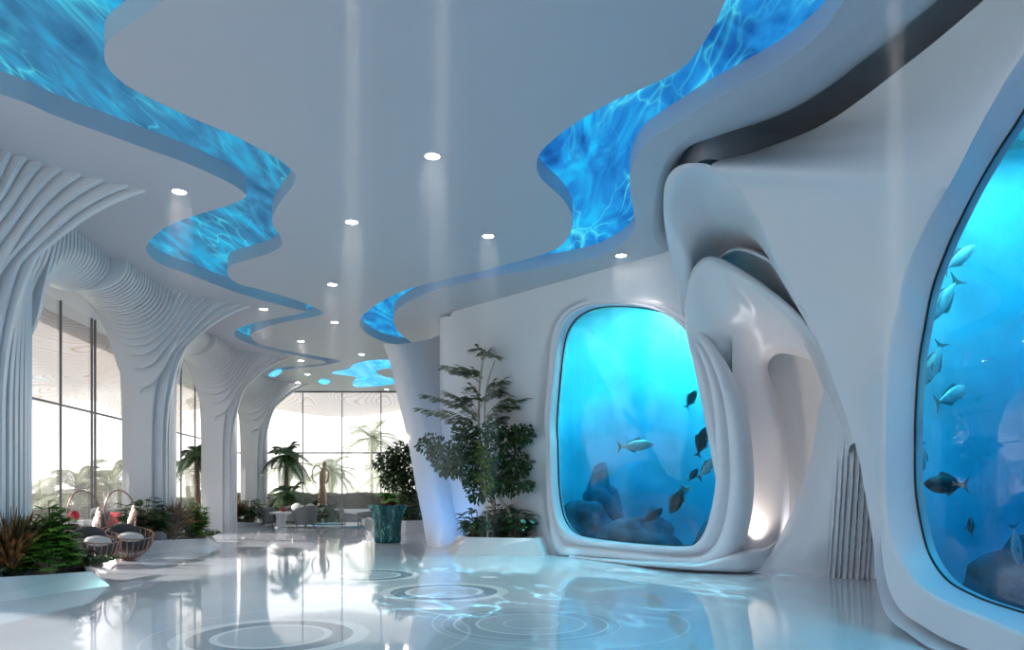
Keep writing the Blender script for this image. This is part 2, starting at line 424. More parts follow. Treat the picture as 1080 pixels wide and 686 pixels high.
centre_right = dense(outline([(765, 0), (753, 27), (737, 52), (720, 71), (685, 90), (648, 106), (608, 129), (584, 147), (570, 161), (566, 173), (568, 184), (575, 193), (590, 206), (599, 218), (604, 231), (601, 247),
    (588, 262), (561, 272), (530, 280), (504, 287), (475, 293.5), (450, 299.5), (428, 306), (410, 314), (393, 324), (381, 335), (381, 345), (390, 354), (403, 360), (418, 364)],
    pre=[(1.5, -5), (1.7, 0), (1.85, 4)]))
right_edge = dense(outline([(891, 0), (882, 14), (867, 33), (845, 53), (820, 70), (795, 84), (770, 97), (745, 110), (720, 126), (700, 138), (682, 151), (671, 165), (665, 183), (665, 205), (669, 225), (670, 238),
    (662, 253), (646, 264), (628, 272), (596, 279), (561, 285), (504, 295.5), (475, 302), (450, 310), (432, 318), (418, 328), (415, 337), (417, 345), (424, 354), (436, 362.5)],
    pre=[(3.2, -5), (3.2, 0), (3.15, 4)]))
left_end, cl_end, cr_end, r_end = left_edge[-1], centre_left[-1], centre_right[-1], right_edge[-1]

def panel(name, poly):
    m = MB(); m.prism([(p.x, p.y) for p in poly], CEIL, CEIL + .26)
    o = m.build(name, M['ceil'], smooth=True, angle=30)
    bm = bmesh.new(); bm.from_mesh(o.data)
    bmesh.ops.triangulate(bm, faces=[f for f in bm.faces if len(f.verts) > 4], ngon_method='EAR_CLIP')
    bmesh.ops.recalc_face_normals(bm, faces=bm.faces); bm.to_mesh(o.data); bm.free()
    return struct(o)
V2 = lambda x, y: Vector((x, y, 0))
# the left panel meets the centre panel behind the end of the ribbon, along the line left_end > cl_end
panel('ceiling', left_edge + [V2(-11.0, 30.2), V2(-11.0, 35.0), V2(-15.0, 35.0), V2(-9.0, -5)])
panel('ceiling', centre_left + [left_end + Vector((.02, .03, 0)), V2(-10.98, 30.2), V2(-10.98, 35.0), V2(-1.0, 35.0), V2(-2.4, 24.2)] + centre_right[::-1])
# soffit over the aquarium side, up to the wall line; beyond it a strip that curls upward
K = [(460, 347), (494, 327), (548, 305), (611, 290), (680, 276), (692, 255), (690, 215), (700, 175), (722, 148), (760, 123), (820, 95), (870, 55), (915, 22), (945, 0)]
Kw = [cei(*p) for p in K] + [Vector((3.75, 4, 6)), Vector((3.8, -5, 6))]
Kw = [p + Vector((1.0, 1.0, 0)) if i < 5 else p for i, p in enumerate(Kw)]
Kd = cr(Kw, 110)
panel('ceiling', right_edge + [Vector((cr_end.x + .35, cr_end.y + .7, 0)), V2(-2.2, 24.0), V2(-1.3, 23.0)] + [p for p in Kd] )
J = [(470, 345), (500, 325), (550, 303), (612, 288), (706, 268), (712, 245), (712, 215), (722, 185), (738, 166), (770, 164), (826, 152), (880, 125), (930, 90), (985, 47), (1040, 0)]
Jw = [cei(*p) for p in J] + [Vector((4.4, 4, 6)), Vector((4.45, -5, 6))]
Jw = [p + Vector((1.05, 1.05, 0)) if i < 5 else p for i, p in enumerate(Jw)]
Jd = cr(Jw, 110)
rows = []
for t, dz in ((.0, 0.0), (.3, .02), (.5, .08), (.7, .19), (.85, .31), (.95, .39), (1.05, .46), (1.3, .54), (1.8, .54), (2.2, .4), (2.25, -.04)):
    rows.append([lerp(a, b, min(t, 1.06 + 2 * sst(58, 74, i))) + Vector((0, 0, dz * min(1, (b - a).length / .5))) for i, (a, b) in enumerate(zip(Kd, Jd))])
m = MB(); m.grid(rows); struct(m.build('ceiling', M['ceil']))
# backlit water panels above the slots
def lightbed(name, x0, x1, y0, y1, mat, label):
    m = MB(); m.prism([(x0, y0), (x1, y0), (x1, y1), (x0, y1)], CEIL + .265, CEIL + .27); o = m.build(name, mat, smooth=False)
    m = MB(); m.prism([(x0, y0), (x1, y0), (x1, y1), (x0, y1)], CEIL + .272, CEIL + .33); struct(m.build('ceiling', M['ceil'], smooth=False))  # opaque slab added over the panel against light spilling upward
    tag(o, label, 'light panel', None, 'structure')
lightbed('ceiling_light_panel', -13, -1.5, -5, 30, M['water_l'], 'winding band of rippled blue water light in the ceiling over the columns')
def side(pts, off):
    out = []
    for i in range(len(pts)):
        t = pts[min(i + 2, len(pts) - 1)] - pts[max(i - 2, 0)]; t.normalize()
        out.append(pts[i] + Vector((t.y, -t.x, 0)) * off)
    return out
rb = right_edge[::2]; rb = side(rb, .16)
poly = [V2(-1.49, -5)] + [p for p in rb] + [V2(-1.0, 24.4), V2(-4.9, 24.4), V2(-4.9, 18.6), V2(-1.49, 16.0)]
def capped(z0, z1, mat, name):
    m = MB(); m.prism([(p.x, p.y) for p in poly], z0, z1); o = m.build(name, mat, smooth=False)
    bm = bmesh.new(); bm.from_mesh(o.data); bmesh.ops.triangulate(bm, faces=[f for f in bm.faces if len(f.verts) > 4], ngon_method='EAR_CLIP'); bm.to_mesh(o.data); bm.free(); return struct(o)
capped(CEIL + .272, CEIL + .33, M['ceil'], 'ceiling')  # added cover slab, keeps the panel's glow off the roof deck
o = capped(CEIL + .265, CEIL + .27, M['water_r'], 'ceiling_light_panel')
#bm = bmesh.new(); bm.from_mesh(o.data); bmesh.ops.triangulate(bm, faces=[f for f in bm.faces if len(f.verts) > 4], ngon_method='EAR_CLIP'); bm.to_mesh(o.data); bm.free()
tag(o, 'winding band of deep blue water light in the ceiling before the aquariums', 'light panel', None, 'structure')
def blob(px, label):
    p = cr([cei(*q) for q in px], len(px) * 5, True); m = MB(); m.prism([(q.x, q.y) for q in p], CEIL - .03, CEIL - .002)
    tag(fixn(m.build('ceiling_light_panel', M['water_pale'], smooth=False)), label, 'light panel', None, 'structure')
M['water_pale'] = water_panel('pale water light panel', 1.5, .3, (.06, .38, .62), (.10, .50, .80), (.25, .70, .95))
blob([(350, 393.5), (368, 389), (373, 384.5), (388, 380.5), (408, 379.5), (420, 381), (420, 387), (404, 388.5), (396, 392), (404, 397), (418, 400), (420, 403.5), (396, 407), (374, 407.5), (373, 402), (375, 397)], 'branching pale blue light patch in the ceiling far behind the slanted column')
blob([(336, 402), (341, 399.5), (348, 401), (346, 404.5), (340, 405)], 'small pale blue light patch near the far window')
blob([(283, 396), (290, 390.5), (297, 389.5), (296, 393), (290, 397)], 'small pale blue light patch above the farthest columns')
# roof deck over everything so that no sky light falls in from above
m = MB(); m.box((-1.5, 15, 7.15), (27, 41, .2)); struct(m.build('ceiling', M['ceil'], smooth=False))

# ================================================================ WALL WITH THE FIRST AQUARIUM
def wall1(px, py, off=0.0):
    """point of the aquarium wall seen at a pixel; off: metres towards the room"""
    rx = (px - HX) / F; d = 107.07 / (5.9 + 6.5 * rx)
    for _ in range(4):
        z = CH - (py - HY) / F * d
        s = 1 - .058 * max(0, z / 6) ** 3
        d = 107.07 * s / (5.9 + 6.5 * rx)
    p = at(px, py, d)
    return p + Vector((-.740, -.672, 0)) * off
# opening lip (O) and outer edge of the moulded surround (B), matched point by point, clockwise from left middle
O = [(581, 470), (580, 445), (584, 395), (589, 356), (599, 336), (616, 325), (638, 321.5), (660, 322), (677, 324), (693, 328.5), (709, 337), (723, 350), (735, 367.7), (744, 388.7), (750, 412), (753.7, 440),
     (755, 468), (755.5, 497), (753.7, 520), (749, 543), (743, 561), (733, 574), (715, 577), (690, 576), (653, 573), (622, 569), (604, 565), (593, 556), (586, 540), (582, 510)]
B = [(575, 470), (574, 440), (578, 392), (583, 350), (595, 329), (614, 319), (638, 316), (661, 316), (679, 318), (697, 322), (715, 330), (734, 343), (750, 362), (766, 388), (778, 415), (785, 445),
     (789, 475), (790.5, 505), (789, 535), (783, 566), (773, 587), (754, 598.5), (728, 600.5), (690, 596), (645, 590), (610, 587.5), (592, 585), (583, 570), (578, 545), (575.5, 512)]
N1 = 150
Oc = cr([Vector((*p, 0)) for p in O], N1, True); Bc = cr([Vector((*p, 0)) for p in B], N1, True)
loops = []
def ring(fr, h, back=0.0):
    r = []
    for o, b in zip(Oc, Bc):
        w = min(1, max(0, ((b - o).length - 6) / 22)); q = lerp(o, b, fr)
        r.append(wall1(q.x, q.y, h * w + back))
    return r
glass_loop = [wall1(o.x, o.y) + Vector((.740, .672, 0)) * .24 for o in Oc]
rows = [[p + Vector((.740, .672, 0)) * .06 for p in glass_loop], glass_loop]
for fr, h, bk in ((0, 0, -.05), (0.02, .03, 0.0), (.08, .05, .012), (.16, .07, .015), (.27, .05, .015), (.33, -.01, .01), (.38, -.06, .005), (.44, -.04, 0), (.50, .10, .0), (.60, .19, .0), (.75, .22, .0), (.9, .18, .0), (.97, .10, 0), (1.0, 0, 0), (1.01, -.15, 0)):
    rows.append(ring(fr, h, bk))
rows.append([p + Vector((.28, .86, 0)) * (.9 * sst(735, 762, b.x) * sst(340, 372, b.y)) for p, b in zip(rows[-1], Bc)])
m = MB(); m.grid(rows, closed=True)
# plain wall round the surround: out to top line, left corner, floor
outer = []
for i, b in enumerate(Bc):
    a = i / N1
    outer.append(b)
def frame_target(b):
    """where the plain wall ends for a surround point: on the top line, at the rounded corner or the floor"""
    c = Vector((668, 450, 0)); dv = b - c
    x0, x1 = 468, 737
    def top(x): return 268 + (max(0, 706 - x) / 246) ** 1.6 * 78 - 9 if x < 706 else 249
    def bot(x): return 510 + F * CH / (107.07 / (5.9 + 6.5 * (x - HX) / F))
    lo, hi = 1.0, 6.0
    for _ in range(40):
        mid = (lo + hi) / 2; q = c + dv * mid
        if x0 < q.x < x1 and top(q.x) < q.y < bot(q.x): lo = mid
        else: hi = mid
    return c + dv * lo
bwt = lambda b: sst(735, 762, b.x) * sst(340, 372, b.y)
tg = [lerp(frame_target(b), b, bwt(b)) for b in Bc]
rows2 = [ring(1.01, -.15)] + [[wall1(lerp(b, t, k).x, lerp(b, t, k).y, 0) for b, t in zip(Bc, tg)] for k in (.12, .3, .55, .8, 1.0)]
m.grid(rows2, closed=True)
# rounded corner at the left end, turning back into depth
cor = []
for y in [334 + 9.1 * i for i in range(28)]:
    p = wall1(468, y); r = .55; row = []
    for k in range(7):
        a = k / 6 * PI / 2
        row.append(p + Vector((-.672, .740, 0)) * (r * math.sin(a)) + Vector((.740, .672, 0)) * (r * (1 - math.cos(a))))
    row.append(row[-1] + Vector((1.6, 1.6, 0))); row.insert(0, wall1(480, y)); cor.append(row)
m.grid(cor)
struct(fixn(m.build('wall_right', M['white'], angle=50)))

# ---------------------------------------------------------------- aquarium one
def fan(loop):
    c = sum(loop, Vector()) / len(loop); v = [c] + loop; n = len(loop)
    f = [(0, 1 + i, 1 + (i + 1) % n) for i in range(n)]
    if (loop[n // 3] - c).cross(loop[2 * n // 3] - c).dot(Vector((0, 0, CH)) - c) < 0: f = [q[::-1] for q in f]
    return v, f
aq1 = empty('aquarium', (3.2, 16.5, 0))
tag(aq1, 'tall rounded aquarium in the far wall behind the potted trees, one silver fish mid-water', 'aquarium')
def kid(o, root):
    o.parent = root; o.matrix_parent_inverse = Matrix.Translation(-Vector(root.location)); return o
m = MB(); m.add(*fan(glass_loop)); kid(m.build('pane', M['acryl'], smooth=False), aq1)
m = MB(); m.tube([p + Vector((-.74, -.672, 0)) * .012 for p in glass_loop], .022, 6, closed=True); kid(m.build('seal', M['black']), aq1)
def tankbox(root, foot, z0, z1, name='lining'):
    foot = [(p.x, p.y) for p in cr([Vector((*q, 0)) for q in foot], 40)]
    n = len(foot); v = [(x, y, z0) for x, y in foot] + [(x, y, z1) for x, y in foot]
    f = [tuple(range(n))] + [(i, i + 1, n + i + 1, n + i) for i in range(n - 1)]
    m = MB(); m.add(v, f); return kid(fixn(m.build(name, M['tankwall'], smooth=False)), root)
def waterbox(root, foot, z0, z1):
    m = MB(); m.prism(foot, z0, z1); return kid(fixn(m.build('water', M['water'], smooth=False)), root)
T1 = [(.35, 18.25), (1.5, 19.9), (3.4, 19.4), (4.85, 17.2), (4.7, 15.6), (4.1, 13.78)]
tankbox(aq1, T1, .05, 6.3)
waterbox(aq1, [(.75, 18.0), (1.5, 19.7), (3.35, 19.2), (4.7, 17.1), (4.55, 15.6), (4.2, 14.1)], .06, 5.85)
m = MB(); m.prism([(.2, 18.3), (1.4, 20.2), (3.6, 19.8), (5.0, 17.3), (4.85, 15.5), (4.3, 13.8)], 6.3, 6.4); kid(m.build('lid', M['metal'], smooth=False), aq1)

# ================================================================ SCULPTED SHELLS BETWEEN THE AQUARIUMS
def loft(name, curves, n=90, k=5, mat='white', soft=0):
    """curves: lists of (px, py, d); smooth along and across"""
    cs = [cr([at(*p) if len(p) == 3 else Vector(p[1:]) for p in c], n) for c in curves]
    rows = [[] for _ in range((len(cs) - 1) * k + 1)]
    for i in range(n):
        q = [c[i] for c in cs]
        col = [lerp(q[min(int(j / k), len(q) - 2)], q[min(int(j / k), len(q) - 2) + 1], j / k - min(int(j / k), len(q) - 2)) for j in range(len(rows))] if soft else cr(q, len(rows))
        for r, p in zip(rows, col): r.append(p)
    m = MB(); m.grid(rows); o = m.build(name, M[mat], angle=60)
    if soft:
        sm = o.modifiers.new('soften', 'SMOOTH'); sm.factor = .5; sm.iterations = soft
    return struct(o)
# shell two: arch over the niche, its left leg comes down beside the first aquarium's surround
S0 = [(770, 607, 14.6), (772, 560, 14.8), (760, 480, 15.0), (745, 400, 14.9), (728, 345, 14.5), (729, 300, 14.1), (750, 282, 13.6), (790, 300, 13.6), (846, 345, 13.0), (875, 392, 12.6), (890, 440, 12.4)]
S1 = [(764, 604, 13.75), (762, 560, 14.0), (748, 480, 14.2), (733, 400, 14.1), (722, 348, 13.9), (726, 292, 13.15), (748, 267, 12.7), (792, 287, 12.6), (848, 333, 12.1), (878, 388, 11.8), (895, 440, 11.6)]
S2 = [(770, 604, 13.7), (768, 560, 13.9), (755, 480, 14.0), (740, 400, 13.9), (728, 352, 13.85), (732, 296, 13.0), (750, 278, 12.65), (786, 298, 12.6), (840, 342, 12.2), (874, 390, 11.9), (893, 442, 11.7)]
S3 = [(788, 604, 13.72), (792, 560, 14.0), (782, 490, 14.15), (772, 430, 14.0), (763, 385, 14.0), (766, 345, 13.6), (780, 320, 13.1), (804, 325, 13.2), (842, 352, 12.7), (874, 392, 12.2), (892, 444, 11.9)]
S4 = [(806, 604, 13.75), (815, 560, 14.2), (810, 500, 14.4), (799, 445, 14.35), (790, 400, 14.2), (790, 370, 14.1), (802, 352, 13.9), (820, 352, 13.6), (852, 364, 13.1), (876, 386, 12.6), (890, 440, 12.2)]
S5 = [(815, 604, 13.8), (826, 556, 14.3), (826, 500, 14.6), (820, 440, 14.5), (809, 405, 14.4), (804, 384, 14.3), (808, 372, 14.1), (822, 367, 13.9), (852, 375, 13.4), (876, 388, 12.9), (890, 440, 12.5)]
S6 = [(822, 604, 14.3), (832, 556, 14.8), (833, 500, 15.0), (827, 440, 15.0), (816, 408, 14.9), (811, 390, 14.9), (815, 379, 14.8), (826, 374, 14.6), (852, 380, 14.1), (874, 392, 13.6), (888, 440, 13.2)]
loft('wall_right_arch', [S0, S1, S2, S3, S4, S5, S6], 110, 6, soft=22)
# niche back
loft('wall_right_niche', [[(806, 345, 15.6), (825, 345, 15.2), (850, 350, 14.6), (890, 365, 13.8), (930, 385, 13.0)],
                          [(806, 400, 15.8), (828, 400, 15.7), (855, 405, 15.4), (890, 410, 14.7), (930, 420, 13.6)],
                          [(815, 480, 15.6), (832, 480, 15.7), (855, 485, 15.4), (890, 490, 14.7), (930, 490, 13.6)],
                          [(815, 560, 15.2), (830, 560, 15.2), (850, 560, 14.9), (885, 560, 14.3), (930, 560, 13.4)],
                          [(770, 603, 14.9), (800, 603, 14.9), (825, 604, 14.6), (870, 608, 14.0), (930, 610, 13.2)]], 40, 8)
# inner lip under the hood
L0 = [(752, 285, 13.6), (770, 268, 13.0), (786, 266, 12.4), (812, 278, 11.9), (834, 296, 11.5), (852, 322, 11.2), (870, 352, 11.0)]
L1 = [(750, 280, 13.2), (768, 265, 12.6), (787, 263, 12.0), (814, 275, 11.5), (837, 294, 11.1), (856, 320, 10.8), (874, 350, 10.7)]
L2 = [(758, 275, 14.3), (772, 262, 13.8), (790, 260, 13.4), (816, 270, 12.9), (840, 288, 12.4), (860, 312, 12.0), (880, 345, 11.8)]
loft('wall_right_lip', [L0, L1, L2], 60, 6)
# fin with pleats, in front of the niche
def fin():
    keyE = [(396, 870, 12.9), (418, 867.7, 13.0), (431, 863.7, 13.1), (457, 860, 13.2), (478, 856, 13.3), (507, 848, 13.35), (533.5, 837.5, 13.45), (557, 827, 13.5), (575, 818, 13.55), (588.6, 809, 13.6), (598, 797, 13.66), (604.5, 783, 13.62)]
    E = cr([Vector(k) for k in keyE], 60)
    rows = []; nb = [871.6, 875.5, 880.8, 886, 892.6, 899, 905.7, 911, 916, 921.5]
    back = []
    for (y, x, d) in E:
        row = []; slant = 10 * (612 - y) / 151
        yb = y
        for j in range(181):
            t = j / 180; px = lerp(x, 950, t)
            # along a row the sheet runs to the floor line on its own slope
            yy = y + (6.5 if y > 590 else 6.5 * sst(440, 590, y)) * sst(0, .35, t) + 1.2 * sst(.35, 1, t) * sst(440, 590, y)
            dd = lerp(d, 12.45, t ** .75) - .35 * math.sin(PI * min(1, t * 1.25)) * (1 - sst(560, 604, y) * .9)
            if y > 603.9: dd = F * CH / (yy - HY)
            xb = px - slant; g = 0
            for a, b in zip(nb[:-1], nb[1:]):
                if a <= xb < b:
                    u = (xb - a) / (b - a); fade = sst(430, 520, y + (a - 890) * 1.2)
                    g = .075 * (1 - u) ** .8 * fade * sst(868, 884, a)
            row.append(at(px, yy, dd + g))
        rows.append(row)
        back.append([row[0] + Vector((.14, .30, 0)), row[0] + Vector((.05, .08, 0)), row[0]])
    m = MB(); m.grid(rows); m.grid(back)
    struct(m.build('wall_right_fin', M['white'], angle=40))
fin()
# curb sweeping from the surround's foot to the fin, with the uplight behind it
Cb = [[(600, 592, 16.6), (650, 596, 15.5), (700, 600.5, 14.4), (735, 603, 13.9), (762, 604, 13.7), (785, 604.5, 13.62), (803, 600, 13.75), (815, 589, 13.85)],
      [(600, 590, 16.5), (650, 594.5, 15.2), (700, 599, 13.95), (735, 602, 13.6), (762, 603, 13.45), (785, 603, 13.4), (803, 598, 13.55), (815, 587, 13.7)],
      [(600, 587, 16.45), (650, 592, 15.15), (700, 596, 13.85), (735, 598.5, 13.52), (764, 597.5, 13.36), (786, 594, 13.34), (803, 589, 13.5), (816, 578, 13.65)],
      [(600, 586, 16.6), (650, 591, 15.3), (700, 595, 13.95), (735, 595.5, 13.6), (770, 587, 13.42), (788, 583, 13.42), (806, 580, 13.55), (819, 571, 13.7)],
      [(600, 585, 17), (650, 590, 15.7), (705, 593, 14.3), (740, 593, 13.95), (776, 583, 13.75), (790, 580, 13.75), (808, 578, 13.85), (820, 571, 13.9)]]
loft('trim_curb', Cb, 50, 5)

# ================================================================ NEAR WALL WITH THE SECOND AQUARIUM
XF = 4.3
def onx(px, py, X=XF): return at(px, py, X * F / (px - HX))
pairs = [((934, 462), (905, 474, 9.45)), ((934, 412), (885, 414, 9.55)), ((938.5, 355), (859, 346, 9.6)), ((948, 318), (836, 301, 9.6)), ((953, 289), (817, 263, 9.6)), ((967, 257), (801, 229, 9.6)),
         ((985, 222), (779, 197, 9.6)), ((1006, 187), (752, 174, 9.62)), ((1030, 140), (800, 159, 9.66)), ((1052, 100), (872, 130, 8.95)), ((1075, 62), (955, 70, 7.72)),
         (Vector((XF, 5.75, 5.45)), (1040, 0, 6.65)), (Vector((XF, 4.8, 5.6)), Vector((4.4, 5.0, 6))), (Vector((XF, 3.6, 4.9)), Vector((4.4, 2.6, 6))), (Vector((XF, 3.2, 3.2)), Vector((4.4, 2.2, 3))),
         (Vector((XF, 3.4, 1.4)), Vector((4.3, 2.4, .5))), (Vector((XF, 4.2, .62)), Vector((4.2, 3.6, 0))), (Vector((XF, 5.3, .40)), Vector((4.2, 5.3, 0))), ((1079, 669), Vector((4.2, 6.4, 0))), ((1041, 652), (989, 687, 7.25)),
         ((1008, 639.6), (960, 668, 7.85)), ((976, 622), (940.6, 652, 8.25)), ((954, 600), (930, 622, 8.65)), ((939, 568), (923, 572, 9.0)), ((934, 527), (914, 520, 9.3))]
cv = lambda q: q if isinstance(q, Vector) else (onx(*q) if len(q) == 2 else at(*q))
N2 = 200
Wk = [cv(a) for a, b in pairs]; Rk = [cv(b) for a, b in pairs]
Wc = cr(Wk, N2, True); Rc = cr(Rk, N2, True)
def gw(i):                                              # groove weight: only round the lower left corner
    a = i / N2 * len(pairs); return sst(16.5, 18.5, a) * (1 - sst(22.2, 23.6, a))
def hood(i):                                            # weight of the hood edge, where the sheet rolls over
    a = i / N2 * len(pairs); return max(sst(.5, 2, a) * (1 - sst(7.2, 8.2, a)), 0)
Gk = [(966, 465), (967, 428), (970.6, 380), (977, 342), (985, 303), (999.5, 263.6), (1012, 236), (1030, 200), (1051, 164), (1072, 132), (1094, 99), Vector((4.62, 5.9, 5.25)), Vector((4.62, 4.9, 5.4)), Vector((4.62, 3.8, 4.7)),
      Vector((4.62, 3.45, 3.2)), Vector((4.62, 3.6, 1.6)), Vector((4.62, 4.4, .8)), Vector((4.62, 5.5, .52)), (1095, 650), (1062, 641), (1030, 629.5), (1000, 612), (981, 584), (971, 546), (966.4, 512)]
Gc = cr([q if isinstance(q, Vector) else onx(*q, 4.62) for q in Gk], N2, True)
rows = [[p + Vector((.08, 0, 0)) for p in Gc], Gc]
for k, dx in ((.4, -.02), (.8, -.015), (.95, -.012)):
    rows.append([lerp(g, w, k) + Vector((dx, 0, 0)) for g, w in zip(Gc, Wc)])
for fr in (0, .03, .08, .18, .32, .48, .62, .70, .74, .78, .82, .86, .92, .97, 1.0):
    row = []
    for i in range(N2):
        p = lerp(Wc[i], Rc[i], fr); g = gw(i)
        off = -.02 * sst(0, .05, fr) + .12 * math.sin(PI * fr) * (1 - g) * .6
        off += g * (.26 * math.exp(-((fr - .80) / .05) ** 2) - .06 * math.exp(-((fr - .93) / .06) ** 2))
        row.append(p + Vector((off, off * .3 * g, 0)))
    rows.append(row)
# the sheet's edge rolls round and back
for dx, dy in ((.05, .06), (.18, .22), (.5, .5), (1.5, 1.3)):
    rows.append([p + Vector((dx, dy if i < N2 * .42 or i > N2 * .8 else 0, .0)) for i, p in enumerate(Rc)])
m = MB(); m.grid(rows, closed=True)
struct(fixn(m.build('wall_right_near', M['white'], angle=50)))
# underside of the hood, from the rolled edge in to the arch behind it
H0 = [(720, 352, 14.15), (708, 284, 13.7), (700, 240, 11.9), (698, 213, 11.0), (700, 192, 10.4), (707, 179, 10.0), (719, 172, 9.75), (734, 170.5, 9.66), (752, 174, 9.62), (779, 197, 9.6), (801, 229, 9.6), (817, 263, 9.6), (836, 301, 9.6), (859, 346, 9.6), (885, 414, 9.55), (905, 474, 9.5)]
Hb = [(720, 330, 14.8), (716, 276, 13.5), (712, 238, 12.3), (710, 212, 11.3), (712, 195, 10.7), (717, 184, 10.2), (727, 176, 9.9), (738, 172, 9.72), (756, 172, 9.8), (783, 195, 9.8), (805, 227, 9.8), (821, 261, 9.8), (840, 299, 9.8), (863, 344, 9.8), (890, 412, 9.75)]
H1 = [(722, 352, 14.1), (714, 284, 13.6), (708, 243, 11.8), (707, 216, 10.95), (710, 198, 10.35), (717, 187, 9.98), (727, 180, 9.75), (740, 179, 9.68), (755, 183, 9.68), (776, 203, 9.72), (796, 233, 9.75), (812, 266, 9.8), (832, 304, 9.9), (856, 349, 10.0), (882, 416, 10.1), (901, 476, 10.1)]
H2 = [(728, 352, 14.2), (725, 296, 13.7), (722, 262, 12.5), (723, 240, 11.9), (727, 222, 11.4), (733, 210, 11.0), (742, 204, 10.8), (752, 205, 10.7), (764, 212, 10.8), (780, 228, 11.0), (797, 250, 11.2), (812, 276, 11.3), (832, 310, 11.4), (856, 352, 11.4), (880, 418, 11.4), (898, 478, 11.4)]
H3 = [(733, 330, 14.0), (734, 305, 13.9), (736, 286, 13.7), (740, 270, 13.5), (745, 258, 13.3), (752, 250, 13.2), (760, 246, 13.1), (768, 246, 13.0), (778, 250, 13.0), (792, 258, 12.9), (806, 268, 12.8), (820, 286, 12.6), (836, 314, 12.5), (858, 356, 12.4), (880, 420, 12.4), (898, 482, 12.4)]
H4 = [(738, 374, 14.6), (742, 352, 14.8), (748, 338, 14.9), (756, 328, 14.9), (764, 324, 14.8), (770, 322, 14.6), (776, 322, 14.5), (784, 324, 14.4), (792, 326, 14.3), (802, 330, 14.1), (814, 334, 13.9), (826, 342, 13.7), (842, 360, 13.4), (862, 396, 13.2), (882, 458, 13.2), (900, 500, 13.2)]
loft('wall_right_hood', [H0, H1, H2, H3, H4], 120, 8, soft=30)
# outer enclosure behind the sculpted walls
m = MB(); m.box((9.0, 12, 3.4), (.2, 36, 7.6)); m.box((4.4, 27, 3.4), (9.2, .2, 7.6)); m.box((2.5, -5.0, 3.4), (13, .2, 7.6)); struct(m.build('wall_outer', M['white'], smooth=False))

# ---------------------------------------------------------------- aquarium two
aq2 = empty('aquarium', (6.0, 6.5, 0))
tag(aq2, 'large aquarium beside the viewer at the right edge, many fish in deep blue water', 'aquarium')
gl2 = [p + Vector((.0, 0, 0)) for p in Gc]
m = MB(); m.add(*fan(gl2)); kid(m.build('pane', M['acryl'], smooth=False), aq2)
m = MB(); m.tube([p + Vector((-.012, 0, 0)) for p in gl2], .014, 6, closed=True); kid(m.build('seal', M['black']), aq2)
T2 = [(4.72, 9.2), (5.9, 9.9), (7.6, 9.5), (8.6, 7.8), (8.6, 4.2), (7.4, 2.6), (4.72, 2.4)]
tankbox(aq2, T2, .05, 6.1)
waterbox(aq2, [(4.74, 9.1), (5.9, 9.7), (7.4, 9.3), (8.4, 7.7), (8.4, 4.2), (7.3, 2.8), (4.74, 2.5)], .06, 5.7)
m = MB(); m.prism([(4.7, 9.35), (7.0, 9.65), (8.65, 8.2), (8.65, 2.3), (4.7, 2.3)], 6.1, 6.2); kid(m.build('lid', M['metal'], smooth=False), aq2)

# ================================================================ SLANTED COLUMN at the far end of the aquarium wall
Z = lambda px, py, d: at(px, py, d)
sl = [[(404, 363, 20.6), (412, 385, 20.5), (419, 418, 20.4), (429, 460, 20.3), (438, 510, 20.1), (446, 550, 19.9), (450, 576, 19.6)],
      [(410, 363, 20.2), (419, 385, 20.1), (427, 418, 20.0), (437, 460, 19.95), (446, 510, 19.9), (453, 550, 19.8), (457, 577.5, 19.1)],
      [(424, 363, 19.9), (432, 385, 19.9), (440, 418, 19.85), (450, 460, 19.8), (459, 510, 19.75), (467, 550, 19.6), (471, 578, 18.95)],
      [(452, 358, 20.3), (452, 385, 20.2), (455, 418, 20.1), (462, 460, 20.0), (471, 510, 19.9), (480, 550, 19.7), (486, 577.5, 19.1)],
      [(466, 352, 20.9), (466, 385, 20.7), (469, 418, 20.5), (474, 460, 20.3), (482, 510, 20.2), (489, 550, 20.0), (494, 576, 19.7)]]
col = empty('slanted_column', flo(470, 578))
tag(col, 'smooth slanted white column at the end of the aquarium wall, blue light at its foot', 'column')
o = loft('shaft', sl, 50, 5); o['kind'] = 'thing'; del o['kind']; kid(o, col)
# ================================================================ RIBBED COLUMNS: laminated plates that flare into the ceiling
RU = Vector((-.165, .986, 0)).normalized(); RP = Vector((RU.y, -RU.x, 0))       # along the row / towards the room
def row_pt(s, x, z=0): return RU * s + RP * x + Vector((0, 0, z))
TIP = 2.12; SH = .49; SB = .74; SO = .42
def zbot(a): return 0 if a < SB else 5.38 - 2.2 * math.exp(-((a - SB) / .42) ** .8)
def half(s, z):
    """right and left reach of the column at distance s along the row from its middle and height z; None where there is nothing"""
    a = abs(s - SO); af = abs(s)
    sh = SH * max(0, 1 - (a / SB) ** 3) ** (1 / 3) if a < SB else 0
    zb = zbot(a)
    if z < zb: return None
    W = lerp(SH, .66, sst(4.6, 5.8, z))
    if a < SB: r = max(sh, W * math.sqrt(max(0, 1 - (1 - min(1, max(0, z - 3.3) / 2.2)) ** 2)) * sst(3.0, 5.4, z))
    else: r = W * math.sqrt(max(0, 1 - (1 - min(1, (z - zb) / (.55 + .9 * math.exp(-(a - SB) / .5)))) ** 2))
    u = max(0, (z - 2.6) / 3.4); g = .55 * u ** 2.2 + .45 * u ** 9
    fan = (TIP - SH) * g * math.exp(-(af / (.72 if s < 0 else .30)) ** 1.15)
    back = .55 * g * math.exp(-(a / .9))
    return r + fan, r + back
